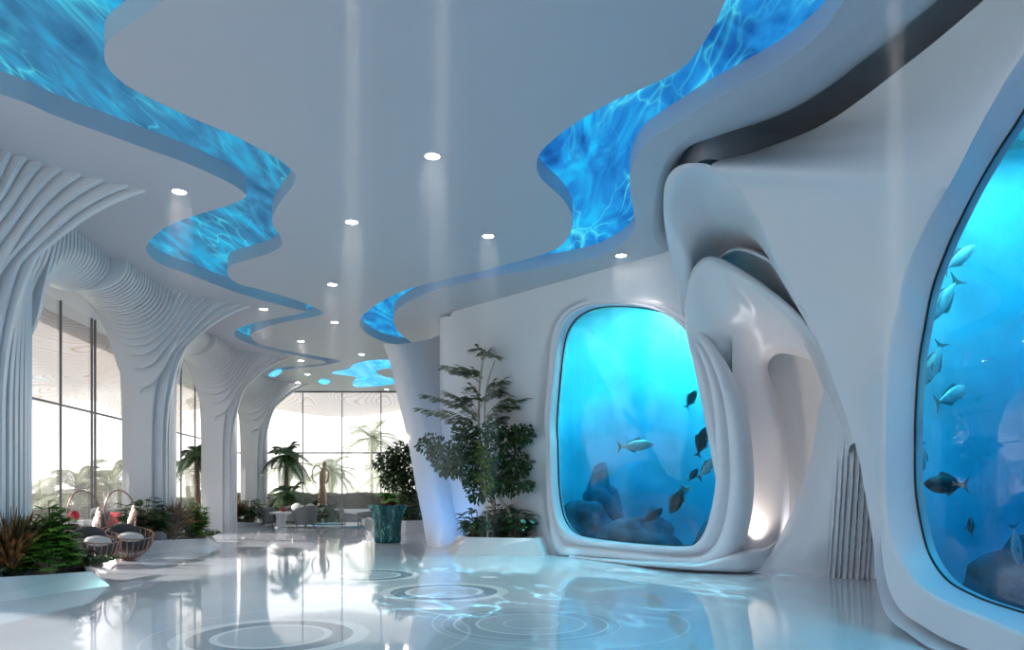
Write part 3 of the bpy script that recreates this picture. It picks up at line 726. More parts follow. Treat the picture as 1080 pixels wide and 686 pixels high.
def ribbed_column():
    big, small = MB(), MB()
    P, n = .155, 36; s = -3.6
    k = 0
    while s < 3.6:
        for (w, ins, dst) in ((.10, 0, big), (P - .10, .2, big)):
            sc_ = s + w / 2
            z0 = zbot(abs(sc_ - SO)) + (.002 if abs(sc_ - SO) >= SB else 0)
            zs = [z0 + (CEIL - z0) * (1 - (1 - i / (n - 1)) ** 1.9) for i in range(n)]
            R, L = [], []
            for z in zs:
                h = half(sc_, z) or (.02, .02)
                if ins:
                    for o_ in (sc_ - P / 2, sc_ + P / 2):
                        q = half(o_, z)
                        if q: h = (min(h[0], q[0]), min(h[1], q[1]))
                R.append((max(.004, h[0] - ins), z + (ins if z0 > 0 else 0))); L.append((-max(.004, h[1] - ins), z + (ins if z0 > 0 else 0)))
            for q in (R, L): q[-1] = (q[-1][0], CEIL + .01)
            pol = R + L[::-1]; N = len(pol)
            v = [row_pt(s, x, z) for x, z in pol] + [row_pt(s + w, x, z) for x, z in pol]
            f = [(i, (i + 1) % N, N + (i + 1) % N, N + i) for i in range(N)]
            f += [(i, N - 1 - i, N - 2 - i, i + 1)[::-1] for i in range(n - 1)] + [(N + i, 2 * N - 1 - i, 2 * N - 2 - i, N + i + 1) for i in range(n - 1)]
            dst.add(v, f); s += w
        k += 1
    return big
TIPS = [cei(146, 201), cei(250, 323), cei(297, 377), Vector((-9.15, 32.4, 6))]
ctr = [t - RP * TIP for t in TIPS]; ctr = [Vector((c.x, c.y, 0)) for c in ctr]
ctr[0] = ctr[0] - RP * .2
ctr.insert(0, ctr[0])
colmesh = None
clabels = ['ribbed white column nearest the viewer, mostly cut off by the left edge', 'ribbed white column with the fan of ribs that fills the upper left corner', 'ribbed white column rising behind the two hoop chairs',
           'ribbed white column rising from the planter left of the grey armchairs', 'farthest ribbed white column, in front of the palm by the end window']
for i, c in enumerate(ctr):
    if i == 0: continue
    if colmesh is None:
        o = fixn(ribbed_column().build('ribbed_column', M['column'], smooth=True, angle=28)); colmesh = o
    else:
        o = colmesh.copy(); C.objects.link(o)
    o.location = c; o.rotation_euler = (0, 0, 0)
    if i == 1: o.scale = (1.087, 1, 1)
    tag(o, clabels[i], 'column', 'ribbed columns along the window wall')

# ================================================================ WINDOW WALLS
GO = -1.75                                              # glass line, behind the columns' axis
A0 = ctr[1] + RP * GO - RU * 15; LEN = (35 - A0.y) / RU.y
def gpt(s, z, x=0): return A0 + RU * s + RP * x + Vector((0, 0, z))
def gs(px):                                            # where the sight line of a column of pixels meets the glass line
    k = (px - HX) / F
    return (k * A0.y - A0.x) / (RU.x - k * RU.y)
def orient_quad(v):
    n = (v[1] - v[0]).cross(v[2] - v[0])
    return [(0, 1, 2, 3)] if n.dot(Vector((0, 5, CH)) - v[0]) > 0 else [(3, 2, 1, 0)]
v = [gpt(0, 0.02), gpt(LEN, 0.02), gpt(LEN, 6), gpt(0, 6)]
m = MB(); m.add(v, orient_quad(v)); struct(m.build('window_1', M['pane'], smooth=False))
m = MB()
def bar(a, b, w, dep=.05):
    d = (b - a).normalized(); up = Vector((0, 0, 1)) if abs(d.z) < .9 else RP
    s_ = d.cross(up).normalized(); u = s_.cross(d)
    vs = [q + s_ * x * w / 2 + u * y * (w if abs(d.z) < .9 else dep) / 2 for q in (a, b) for x, y in ((-1, -1), (1, -1), (1, 1), (-1, 1))]
    m.add(vs, [(0, 1, 2, 3), (7, 6, 5, 4), (0, 4, 5, 1), (1, 5, 6, 2), (2, 6, 7, 3), (3, 7, 4, 0)])
for px in (-30, 30, 62.5, 95.5, 99, 129, 150, 190, 205, 260):
    s_ = gs(px); bar(gpt(s_, 0, .03), gpt(s_, 6, .03), .035)
zt = 3.52
bar(gpt(0, zt, .03), gpt(LEN, zt, .03), .045); bar(gpt(0, .06, .03), gpt(LEN, .06, .03), .12)
for ss in (0.5, 5, 9.7):
    bar(gpt(ss, 0, .03), gpt(ss, 6, .03), .035)
struct(m.build('window_frame', M['metal'], smooth=False))
YF = 35.0
xl = gpt(LEN, 0).x
v = [Vector((xl, YF, .02)), Vector((-.6, YF, .02)), Vector((-.6, YF, 6)), Vector((xl, YF, 6))]
m = MB(); m.add(v, orient_quad(v)); struct(m.build('window_2', M['pane'], smooth=False))
m = MB(); RPs = RP; RP_ = RP
for px in (279, 319.5, 361, 402):
    x = (px - HX) / F * YF; bar(Vector((x, YF - .03, 0)), Vector((x, YF - .03, 6)), .05)
z = CH + (510 - 478) / F * YF
bar(Vector((xl, YF - .03, z)), Vector((-.6, YF - .03, z)), .06); bar(Vector((xl, YF - .03, 5.97)), Vector((-.6, YF - .03, 5.97)), .07); bar(Vector((xl, YF - .03, .06)), Vector((-.6, YF - .03, .06)), .12)
struct(m.build('window_frame', M['metal'], smooth=False))
# low white ledge along the far glass
m = MB(); m.box(((xl - 1.2) / 2, YF - .75, .40), (-1.2 - xl, .5, .12)); m.box(((xl - 1.2) / 2, YF - .7, .17), (-1.2 - xl, .3, .34))
struct(m.build('trim_ledge', M['planter'], smooth=False))
m = MB()
for s0, s1 in ((10, LEN - 1),):
    a, b = gpt(s0, 0, .25), gpt(s1, 0, .25); a2, b2 = gpt(s0, 0, .7), gpt(s1, 0, .7)
    m.prism([(a.x, a.y), (a2.x, a2.y), (b2.x, b2.y), (b.x, b.y)], 0, .45)
struct(m.build('trim_ledge', M['planter'], smooth=False))

# ================================================================ OUTSIDE
m = MB(); m.box((-25, 40, -.45), (150, 130, .3)); struct(m.build('lawn', M['lawn'], smooth=False))
m = MB(); a, b = gpt(-4, 0, -.06), gpt(LEN + 9, 0, -.06); c, d = gpt(LEN + 9, 0, -9), gpt(-4, 0, -9)
m.prism([(p.x, p.y) for p in (a, b, c, d)], -.25, -.02); m.box((-2, 40.2, -.14), (22, 9.4, .22)); struct(m.build('bounce_terrace', M['planter'], smooth=False))  # white paving added to bounce neutral light up to the canopy
def hedge(a, b, h, w, label):
    m = MB(); r = random.Random(5); L = (b - a).length; n = int(L / .35); d = (b - a).normalized(); q = Vector((d.y, -d.x, 0))
    rows = []
    for i in range(n + 1):
        c = a + d * (L * i / n); j = lambda k=.07: r.uniform(-k, k)
        rows.append([c + q * (x * w / 2 + j()) + Vector((0, 0, z * h + (j() if z > 0 else 0))) for x, z in ((-1, 0), (-1, .5), (-.95, .95), (-.4, 1), (.4, 1), (.95, .95), (1, .5), (1, 0))])
    m.grid(rows)
    tag(m.build('hedge', M['hedge'], smooth=False), label, 'hedge')
hedge(gpt(3, 0, -1.6), gpt(LEN + 1, 0, -1.6), .95, .9, 'low clipped brown green hedge outside the long side window')
hedge(Vector((xl, YF + 1.8, 0)), Vector((0, YF + 1.8, 0)), 1.15, 1.0, 'low clipped brown green hedge outside the end window')
# striped canopy outside the side glass: a waved soffit of stepped boards
m = MB(); rows = []
for i in range(60):
    s_ = -3 + i * (LEN + 12) / 59; r = []
    for k in range(26):
        x = -.25 - k * .21
        z = 6.15 - .27 * k * .21 + .45 * math.sin(s_ * .42 + x * .5) * min(1, k / 10) + .25 * math.sin(x * 1.1 + s_ * .2) * min(1, k / 10)
        r.append(gpt(s_, z, x))
    rows.append(r)
m.grid(rows); o = m.build('canopy', M['canopy']); tag(o, 'wavy cream outdoor canopy with contour lines beyond the side glass', 'canopy', None, 'structure')
m = MB(); rows = []
for i in range(40):
    x = xl - 3 + i * (3.5 - xl + 6) / 39
    rows.append([Vector((x, YF + .2 + k * .3, 6.1 - .12 * k * .3 + (.35 * math.sin(x * .5 + k * .2)) * min(1, k / 6))) for k in range(16)])
m.grid(rows); tag(m.build('canopy', M['canopy']), 'wavy cream outdoor canopy beyond the end window', 'canopy', None, 'structure')
o = None
for k, (s_, lab) in enumerate(((17.6, 'striped cream outdoor column seen through the side glass beside the fan of ribs'),)):
    o = colmesh.copy(); C.objects.link(o); p = gpt(s_, 0, -6.2); o.location = (p.x, p.y, -.05); o.scale = (1.5, 1.5, .97); o.name = 'ribbed_column'
    tag(o, lab, 'column', 'ribbed columns along the window wall'); o['group'] = 'outdoor ribbed columns'
# ================================================================ PLANTERS
def planter(label, bot, hts, inset, group=None):
    n = len(bot); c = sum(bot, Vector()) / n
    e = empty('planter', c); tag(e, label, 'planter', group)
    top = []
    for p, h, k in zip(bot, hts, inset):
        d = (c - p); q = p + d.normalized() * k; top.append(Vector((q.x, q.y, h)))
    rim = [p + (c - p).normalized() * .07 for p in top]; rim = [Vector((p.x, p.y, t.z)) for p, t in zip(rim, top)]
    low = [p - Vector((0, 0, .06)) for p in rim]
    m = MB(); m.grid([bot, top, rim, low], closed=True); o = kid(fixn(m.build('shell', M['planter'], smooth=False)), e)
    bv = o.modifiers.new('edge', 'BEVEL'); bv.width = .012; bv.segments = 2
    m = MB(); m.add(low, [tuple(range(n))]); kid(m.build('soil', M['soil'], smooth=False), e)
    return e, top
g1 = 'angular white planters at the columns'
bot1 = [flo(-70, 646), flo(116, 618), ctr[1] + RU * 2.2 + RP * .9, ctr[1] + RU * 1.2 - RP * .9, ctr[1] - RU * 2.2 - RP * .6]
bot2 = [flo(122, 590), flo(232, 576), ctr[2] + RU * 3.0 + RP * .9, ctr[2] + RU * 1.4 - RP * .9, ctr[2] - RU * 1.2 - RP * .7]
bot3 = [flo(205, 561.5), flo(282, 556), ctr[3] + RU * 4.0 + RP * .6, ctr[3] + RU * 1.8 - RP * .9, ctr[3] - RU * 1.5 - RP * .7]
planter('white planter with bright green bush and red spiky plant, at the left edge', bot1, (.38, .25, .32, .36, .38), (.12, .26, .2, .1, .1), g1)
planter('white planter at the foot of the column behind the hoop chairs', bot2, (.36, .22, .30, .36, .36), (.12, .32, .2, .1, .1), g1)
planter('white planter next to the grey armchairs, smallest of the three by the columns', bot3, (.36, .17, .30, .36, .36), (.12, .35, .2, .1, .1), g1)
botR = [flo(470, 582), flo(480, 585.5), flo(574, 587.5), flo(585, 583), wall1(572, 560) + Vector((-.12, -.1, 0)), wall1(500, 560) + Vector((-.1, -.1, 0))]
botR = [Vector((p.x, p.y, 0)) for p in botR]
planter('low grey white planter holding the tall airy tree in front of the far wall', botR, (.40,) * 6, (.32, .30, .26, .2, .08, .08))
botF = [flo(392, 562), flo(428, 562.5), Vector((-2.75, 25.0, 0)), Vector((-3.2, 27.2, 0)), Vector((-5.4, 27.0, 0))]
planter('low grey planter behind the teal vase', botF, (.40,) * 5, (.12,) * 5)

# ================================================================ PLANTS
def rdir(r, zmin=-1):
    while True:
        v = Vector((r.uniform(-1, 1), r.uniform(-1, 1), r.uniform(-1, 1)))
        if .1 < v.length < 1 and v.normalized().z > zmin: return v.normalized()
def frond(m, p, d, L, W, droop, nl=16, up=0.0, lw=.035, ang=.9):
    """pinnate frond: bent spine with blades on both sides"""
    d = Vector(d).normalized(); side = d.cross(Vector((0, 0, 1))); side = side.normalized() if side.length > .05 else Vector((1, 0, 0))
    pts = []
    for i in range(nl + 1):
        t = i / nl; pts.append(Vector(p) + d * L * t - Vector((0, 0, 1)) * droop * L * t * t)
    m.tube([pts[0], pts[nl // 3], pts[2 * nl // 3], pts[-1]], [.012 * L, .009 * L, .006 * L, .002 * L], 4)
    for i in range(1, nl + 1):
        t = i / nl; tg = (pts[i] - pts[i - 1]).normalized(); l = W * math.sin(PI * (.12 + .8 * t)) ** .8
        for sg in (-1, 1):
            dd = tg * math.cos(ang) + side * sg * math.sin(ang) + Vector((0, 0, up))
            m.leaf(pts[i], dd, tg.cross(side * sg) * sg + Vector((0, 0, .3)), l, lw, .35, 2)
def palmate(m, p, d, R, n=9, w=.06, spread=1.9, droop=.25):
    """fan of blades from one point"""
    d = Vector(d).normalized(); side = d.cross(Vector((0, 0, 1))); side = side.normalized() if side.length > .05 else Vector((1, 0, 0))
    for i in range(n):
        a = (i / (n - 1) - .5) * spread
        m.leaf(p, d * math.cos(a) + side * math.sin(a), Vector((0, 0, 1)), R * (1 - .25 * abs(a) / spread), w, droop, 3)
def bush(name, label, loc, W, H, mat, seed, n=46, style='palm', cat='plant', group=None, parts=True):
    r = random.Random(seed); e = empty(name, loc); tag(e, label, cat, group)
    lf, st = MB(), MB()
    for i in range(n):
        a = r.uniform(0, 2 * PI); q = math.sqrt(r.random()); hh = H * (.25 + .65 * r.random() * (1 - .45 * q))
        tip = Vector((math.cos(a) * W * .42 * q, math.sin(a) * W * .42 * q, hh))
        root = Vector((tip.x * .25, tip.y * .25, -.03))
        st.tube([root, root.lerp(tip, .5) + Vector((0, 0, hh * .12)), tip], [.012, .009, .005], 4)
        out = Vector((math.cos(a), math.sin(a), r.uniform(-.05, .9))).normalized()
        if style == 'palm':
            for k in range(3):
                palmate(lf, tip - Vector((0, 0, k * .1 * H)), rot2(out, r.uniform(-1.5, 1.5)), W * r.uniform(.18, .28), 8, .05 * W / .9, 2.2, .3)
        elif style == 'fern':
            frond(lf, tip * .6, out + Vector((0, 0, .3)), W * r.uniform(.3, .45), W * .13, .5, 12, 0, .03)
            frond(lf, tip, rot2(out, r.uniform(-1, 1)), W * r.uniform(.25, .4), W * .12, .45, 12, 0, .03)
        elif style == 'spike':
            for k in range(5):
                dd = Vector((math.cos(a) * q * .5 + r.uniform(-.35, .35), math.sin(a) * q * .5 + r.uniform(-.35, .35), 1))
                lf.leaf(root + Vector((r.uniform(-.05, .05), r.uniform(-.05, .05), .02 + .3 * hh * r.random())), dd, rdir(r), H * r.uniform(.55, .95), .045, .12 + .5 * r.random() * q, 4)
        elif style == 'round':
            for k in range(9):
                lf.leaf(tip + rdir(r) * W * .16, rdir(r), rdir(r), .11, .075, .2, 2)
    kid2(lf.build('foliage', mat), e); kid2(st.build('stems', M['trunk']), e)
    return e
def rot2(v, a): return Vector((v.x * math.cos(a) - v.y * math.sin(a), v.x * math.sin(a) + v.y * math.cos(a), v.z))
def onp(px, d, z): return Vector(((px - HX) / F * d, d, z))
gb = 'bushes in the planters at the columns'
bush('spiky_plant', 'red brown spiky plant at the left edge of the nearest planter', onp(10, 10.75, .34), .75, 1.15, M['leaf_bronze'], 3, 80, 'spike', group=gb)
bush('leafy_bush', 'bright green leafy bush in the nearest planter, left of the hoop chairs', onp(50, 11.1, .33), .82, 1.2, M['leaf_mid'], 4, 150, 'palm', group=gb)
bush('leafy_bush', 'small dark bush between the bright bush and the first hoop chair', onp(80, 12.2, .30), .5, .5, M['leaf_dark'], 14, 34, 'fern', group=gb)
bush('leafy_bush', 'dark feathery bush just right of the second hoop chair', onp(151, 17.15, .34), 1.0, 1.15, M['leaf_dark'], 5, 80, 'fern', group=gb)
bush('spiky_plant', 'bronze bush in the middle of the planter behind the hoop chairs', onp(180, 18.0, .3), .9, 1.15, M['leaf_bronze'], 6, 70, 'spike', group=gb)
bush('leafy_bush', 'mid green bush at the right end of the planter behind the hoop chairs', onp(203, 19.0, .26), .85, 1.15, M['leaf_mid'], 7, 80, 'palm', group=gb)
bush('leafy_bush', 'dark bush at the left end of the planter by the armchairs', onp(230, 26.6, .34), 1.1, 1.05, M['leaf_dark'], 8, 70, 'palm', group=gb)
bush('spiky_plant', 'bronze bush in the middle of the planter by the armchairs', onp(247, 27, .32), .9, 1.0, M['leaf_bronze'], 9, 40, 'spike', group=gb)
bush('leafy_bush', 'dark green bush beside the left grey armchair', onp(264, 27.4, .24), 1.0, 1.0, M['leaf_dark'], 10, 70, 'fern', group=gb)
bush('leafy_bush', 'dark bush on the floor behind the left grey armchair', onp(283, 31.5, .0), 1.3, 1.25, M['leaf_dark'], 12, 44, 'palm', group=gb)
def grass(label, poly, z, n, h, seed, mat='leaf_grass'):
    r = random.Random(seed); m = MB(); a, b, c, d = poly
    for i in range(n):
        u, v = r.random(), r.random(); p = lerp(lerp(a, b, u), lerp(d, c, u), v); p = Vector((p.x, p.y, z(u) if callable(z) else z))
        m.leaf(p, Vector((r.uniform(-1, 1), r.uniform(-1, 1), r.uniform(.5, 1.6))), rdir(r), h * r.uniform(.6, 1.2), .022, .5, 3)
    tag(m.build('ground_grass', M[mat]), label, 'grass', None, 'stuff')
off = Vector((.0, .22, 0))
grass('dark tufted grass along the front of the nearest planter', [flo(-40, 642) + off, flo(92, 616.5) + off, flo(92, 616.5) + Vector((-.2, 1.4, 0)), flo(-40, 642) + Vector((-.6, 1.5, 0))], lambda u: .38 - .1 * u, 2600, .22, 21)
grass('dark tufted grass along the planter behind the hoop chairs', [flo(145, 583) + off, flo(221, 576) + off, flo(221, 576) + Vector((-.3, 1.4, 0)), flo(145, 583) + Vector((-.3, 1.4, 0))], lambda u: .34 - .1 * u, 1700, .2, 22)
grass('dark tufted grass along the planter by the armchairs', [flo(215, 560.5) + off, flo(270, 556.5) + off, flo(270, 556.5) + Vector((-.3, 1.2, 0)), flo(215, 560.5) + Vector((-.3, 1.2, 0))], lambda u: .34 - .12 * u, 900, .2, 23)
grass('dark ground cover under the trees of the right planter', [flo(492, 583) + off * 2, flo(570, 584) + off * 2, wall1(560, 560) * 1, wall1(505, 560) * 1], .36, 1500, .2, 24)

def leafball(m, c, R, n, r, size=.10):
    for i in range(n):
        v = rdir(r); q = r.random() ** .45
        p = Vector(c) + Vector((v.x * R[0], v.y * R[1], v.z * R[2])) * q
        m.leaf(p, (v + rdir(r) * .9), rdir(r), size * r.uniform(.8, 1.3), size * .62, .25, 2)
def ficus(label, loc, blobs, trunk, seed, mats, dens=1.0, size=.10, name='ficus_tree', group=None):
    """blobs: (dx, dy, z, rx, ry, rz); trunk: list of points"""
    r = random.Random(seed); e = empty(name, loc); tag(e, label, 'tree', group)
    for mat, part in ((mats[0], blobs), ):
        m = MB()
        for (dx, dy, z, rx, ry, rz) in part: leafball(m, (dx, dy, z), (rx, ry, rz), int(dens * 900 * (rx * rz + rx * ry) / .5), r, size)
        kid2(m.build('foliage', mat), e)
    m = MB(); tp = [Vector(p) for p in trunk]; k = len(tp)
    m.tube(cr(tp, 16), [.055 - .035 * i / 15 for i in range(16)], 8); kid2(m.build('trunk', M['palebark']), e)
    m = MB(); top = tp[-1]
    for (dx, dy, z, rx, ry, rz) in blobs:
        c = Vector((dx, dy, z)); m.tube([top - Vector((0, 0, .15)), top.lerp(c, .5) + Vector((0, 0, .1)), c], [.022, .015, .006], 5)
        for q in range(3): m.tube([c, c + Vector((r.uniform(-rx, rx), r.uniform(-ry, ry), r.uniform(-rz, rz))) * .8], [.008, .003], 4)
    kid2(m.build('branches', M['trunk']), e); return e
b = onp(531, 17.55, .34)
W_ = lambda px, py, dy=0: ((px - 531) / F * (17.55 + dy), dy, CH - (py - HY) / F * (17.55 + dy) - .34)
bl = []
for (px, py, rx, rz, dy) in ((455, 470, .34, .26, 0), (470, 482, .42, .30, -.1), (492, 470, .45, .32, .1), (515, 480, .50, .36, -.1), (540, 462, .40, .30, .1), (551, 458, .30, .26, -.1), (500, 495, .50, .36, -.2),
                       (525, 500, .45, .40, 0), (545, 490, .36, .30, 0), (508, 515, .42, .36, .05), (535, 512, .34, .26, -.1), (490, 455, .30, .22, 0), (520, 455, .34, .22, 0), (475, 495, .28, .2, 0), (556, 512, .16, .1, -.1)):
    x, y, z = W_(px, py, dy); bl.append((x, y, z, rx, .42, rz))
ficus('dense dark round-leaved tree with a bent pale trunk in the right planter', b, bl, [W_(538, 566), W_(539, 552), W_(536, 538), W_(527, 527), W_(520, 512), W_(515, 500)], 31, [M['leaf_dark']], .62, .105)
lb = MB(); r_ = random.Random(77)
def lime(): 
    e = empty('variegated_bush', onp(509, 17.2, .34)); tag(e, 'small yellow green leafy sapling in front of the dark tree', 'plant')
    m = MB(); r = random.Random(8)
    for (dz, dx) in ((1.55, .0), (1.85, .05), (1.3, .08), (2.1, -.05)): leafball(m, (dx, -.15, dz), (.17, .15, .2), 70, r, .09)
    kid2(m.build('foliage', M['leaf_lime']), e); m = MB(); m.tube([(.12, -.05, -.02), (.1, -.08, .7), (.05, -.1, 1.3), (0, -.12, 2.1)], [.016, .014, .012, .005], 6); kid2(m.build('stem', M['palebark']), e)
lime()
# tall airy tree
def airy():
    base = onp(521, 17.9, .34); e = empty('airy_tree', base)
    tag(e, 'tall thin airy tree with flat feathery tiers rising above the dark tree', 'tree'); r = random.Random(41)
    P = lambda px, py, dy=0: Vector(((px - 521) / F * (17.9 + dy), dy, CH - (py - HY) / F * (17.9 + dy) - .34))
    m, br, lf = MB(), MB(), MB()
    m.tube(cr([P(521, 572), P(520, 520), P(507, 470), P(505, 430), P(507, 395), P(512, 366)], 20), [.05 - .002 * i for i in range(20)], 6)
    m.tube(cr([P(523, 572, .1), P(516, 500, .1), P(511, 450, .1), P(513, 410, .1), P(522, 380, .1)], 18), [.032 - .0014 * i for i in range(18)], 6)
    kid2(m.build('trunk', M['palebark']), e)
    tiers = [((508, 380), [(505, 368), (527, 362), (535, 371), (522, 377), (512, 372)]), ((507, 405), [(470, 386), (478, 391), (493, 394), (487, 387), (500, 390)]),
             ((512, 425), [(520, 403), (531, 401), (540, 405), (528, 411), (538, 415)]), ((505, 440), [(450, 417), (462, 421), (472, 414), (484, 422), (492, 418), (478, 427)]),
             ((511, 442), [(530, 428), (545, 429), (558, 426), (566, 430), (536, 420), (553, 421)]), ((505, 455), [(444, 431), (455, 436), (470, 433), (486, 440), (478, 445), (492, 432)]),
             ((512, 455), [(522, 436), (534, 439), (548, 437), (526, 446)]), ((507, 430), [(498, 408), (517, 415), (502, 420)])]
    for (sx, sy), ends in tiers:
        for k, (ex, ey) in enumerate(ends):
            dy = r.uniform(-.5, .5); a, b_ = P(sx, sy), P(ex, ey, dy); c = a.lerp(b_, .55) + Vector((0, 0, .10))
            br.tube(cr([a, c, b_], 7), [.010, .009, .008, .007, .005, .004, .003], 4)
            pts = cr([a, c, b_], 14)
            for i in range(5, 14):
                for s_ in (-1, 1):
                    dd = rot2((b_ - a).normalized(), s_ * r.uniform(.6, 1.2)); dd.z = r.uniform(-.08, .08)
                    frond(lf, pts[i], dd, r.uniform(.16, .30), .075, .22, 6, 0, .03)
            frond(lf, b_, (b_ - a) + Vector((0, 0, -.05)), .22, .08, .4, 6, 0, .03)
    kid2(br.build('branches', M['palebark']), e); kid2(lf.build('foliage', M['leaf_fern']), e)
airy()
gu = 'low shrubs under the trees of the right planter'
bush('undergrowth_shrub', 'low dark shrub at the left foot of the dense dark tree', onp(503, 17.6, .36), .9, .85, M['leaf_dark'], 51, 46, 'fern', group=gu)
bush('undergrowth_shrub', 'low dark shrub right of the bent pale trunk', onp(546, 17.35, .36), .8, .95, M['leaf_dark'], 52, 46, 'fern', group=gu)
bush('undergrowth_shrub', 'low dark shrub behind the bent pale trunk', onp(526, 18.0, .36), .9, 1.05, M['leaf_dark'], 53, 40, 'palm', group=gu)
# tree behind the vase
b = onp(419, 25.6, .36)
bl = [(x / F * 25.6, dy, CH - (py - HY) / F * 25.6 - .36, rx, .55, rz) for (x, py, rx, rz, dy) in ((-12, 488, .45, .34, 0), (2, 478, .45, .4, .2), (10, 495, .55, .5, 0), (-2, 506, .5, .4, -.2), (16, 515, .5, .5, .1), (14, 535, .5, .45, 0), (20, 480, .4, .4, .1), (22, 545, .5, .4, .1))]
ficus('dark leafy tree in the planter behind the teal vase', b, bl, [(0, 0, -.02), (.02, 0, .5), (-.02, 0, 1.0), (.05, 0, 1.5)], 33, [M['leaf_dark']], .5, .13)

def palm(label, loc, H, L, n, seed, mat, trunkmat='trunk', name='palm_tree', lean=0, W=.38, group=None, lw=.05):
    r = random.Random(seed); e = empty(name, loc); tag(e, label, 'palm tree', group)
    m = MB(); pts = [Vector((lean * (i / 8) ** 1.6, 0, H * i / 8 - .03 * (i == 0))) for i in range(9)]
    m.tube(pts, [.13 - .006 * i for i in range(9)], 8); kid2(m.build('trunk', M[trunkmat]), e)
    top = pts[-1]; m = MB()
    for i in range(n):
        a = 2 * PI * i / n * 2.4 + r.uniform(-.3, .3); el = 1.25 - 1.75 * (i / n) + r.uniform(-.1, .1)
        d = Vector((math.cos(a) * math.cos(el), math.sin(a) * math.cos(el), math.sin(el)))
        frond(m, top, d, L * r.uniform(.8, 1.1), W, .45 + .25 * math.cos(el), 22, 0, lw, .95)
    kid2(m.build('fronds', mat), e); return e
gp = 'dark palms inside the end window'
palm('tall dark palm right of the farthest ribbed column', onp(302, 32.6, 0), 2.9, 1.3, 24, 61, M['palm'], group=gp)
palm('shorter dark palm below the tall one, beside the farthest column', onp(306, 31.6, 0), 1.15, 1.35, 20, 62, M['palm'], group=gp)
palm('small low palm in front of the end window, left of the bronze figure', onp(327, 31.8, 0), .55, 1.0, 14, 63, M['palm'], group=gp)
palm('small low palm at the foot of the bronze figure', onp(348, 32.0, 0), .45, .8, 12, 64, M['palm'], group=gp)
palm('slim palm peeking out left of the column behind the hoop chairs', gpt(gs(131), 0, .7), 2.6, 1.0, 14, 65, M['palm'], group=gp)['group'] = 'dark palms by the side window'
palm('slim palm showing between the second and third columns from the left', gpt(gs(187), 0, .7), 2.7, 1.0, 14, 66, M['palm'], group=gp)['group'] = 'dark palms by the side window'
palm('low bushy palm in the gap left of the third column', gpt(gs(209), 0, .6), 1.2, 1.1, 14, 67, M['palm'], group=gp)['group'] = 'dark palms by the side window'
# pale palms outdoors, their washed-out look put into the leaf colour
gq = 'sunlit palms outside the windows'
for i, (px, d, H, L, lab) in enumerate(((48, 27, 1.3, 1.9, 'pale sunlit palm outside, left of the first pair of mullions'), (82, 25, 1.5, 2.2, 'large pale sunlit palm outside behind the hoop chairs'), (118, 30, 1.6, 2.2, 'pale sunlit palm outside, just left of the second column'),
      (198, 40, 2.3, 2.6, 'pale sunlit palm outside between the second and third columns'), (350, 52, 2.6, 2.6, 'pale sunlit palm outside the end window, behind the bronze figure'), (392, 54, 5.0, 3.4, 'tallest pale palm outside the end window'),
      (410, 48, 2.2, 2.6, 'pale sunlit palm outside the end window, left of the slanted column'), (305, 56, 3.0, 2.8, 'pale sunlit palm outside behind the tall dark palm'))):
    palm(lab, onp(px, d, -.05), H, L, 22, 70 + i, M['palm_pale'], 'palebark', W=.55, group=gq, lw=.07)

# ================================================================ FURNITURE
def hoop_chair(label, loc, rz):
    e = empty('hoop_chair', loc, rz); tag(e, label, 'chair', 'wire hoop chairs')
    bw = MB(); n = 26
    R, D = .50, .56
    def bowl(a, t):                                    # t 0 bottom .. 1 rim
        q = math.sin(t * PI / 2 * .98) ** .85; lift = -.13 * math.cos(a) * t * t
        return Vector((R * q * math.cos(a), R * q * math.sin(a), .035 + D * (1 - math.cos(t * PI / 2)) + lift))
    for k in range(n):
        a = 2 * PI * k / n; bw.tube([bowl(a, .12 + .88 * i / 8) for i in range(9)], .010, 5)
    bw.tube([bowl(2 * PI * k / 40, 1) for k in range(40)], .013, 6, closed=True)
    bw.tube([bowl(2 * PI * k / 24, .12) for k in range(24)], .012, 6, closed=True)
    bw.tube([bowl(2 * PI * k / 40, .6) for k in range(40)], .006, 5, closed=True)
    kid2(bw.build('basket', M['copper']), e)
    # tall oval hoop at the back with wires fanning up from the seat
    c = Vector((-.30, 0, .98)); hp = MB(); ov = lambda a: c + Vector((-.10 * math.sin(a) - .04, .33 * math.cos(a), .52 * math.sin(a)))
    hp.tube([ov(2 * PI * k / 48) for k in range(48)], .016, 7, closed=True); hoop = kid2(hp.build('hoop', M['copper']), e)
    sp = MB(); hub = Vector((-.04, 0, .56))
    for k in range(26):
        a = PI + .25 + (PI + .1 - .25) * k / 25 if False else -PI * 1.12 + PI * 1.24 * k / 25
        sp.tube([hub, hub.lerp(ov(a), .5) + Vector((-.10, 0, -.03)), ov(a)], .008, 4)
    kid2(sp.build('spokes', M['copper']), hoop)
    cu = MB(); cu.ell((0, 0, .38), (.44, .44, .20), 22, 10, Matrix.Rotation(.2, 3, 'Y')); kid2(cu.build('seat_cushion', M['fabric']), e)
    cu = MB(); cu.ell((-.20, 0, .58), (.15, .36, .22), 20, 10, Matrix.Rotation(-.5, 3, 'Y')); kid2(cu.build('back_cushion', M['fabric']), e)
    cu = MB(); cu.ell((.22, -.04, .50), (.19, .26, .085), 18, 8, Matrix.Rotation(.38, 3, 'Y')); o = kid2(cu.build('pillow', M['palefab']), e); o['label'] = 'pale grey pillow'
    ft = MB(); ft.lathe([(.16, 0), (.17, .01), (.16, .035), (.02, .04)], 20); kid2(ft.build('base', M['copper']), e)
    return e
hoop_chair('nearer wire hoop chair, partly behind the bright green bush', flo(99, 597), -.55)
hoop_chair('farther wire hoop chair, in front of the red cushion', flo(135, 591), -.65)

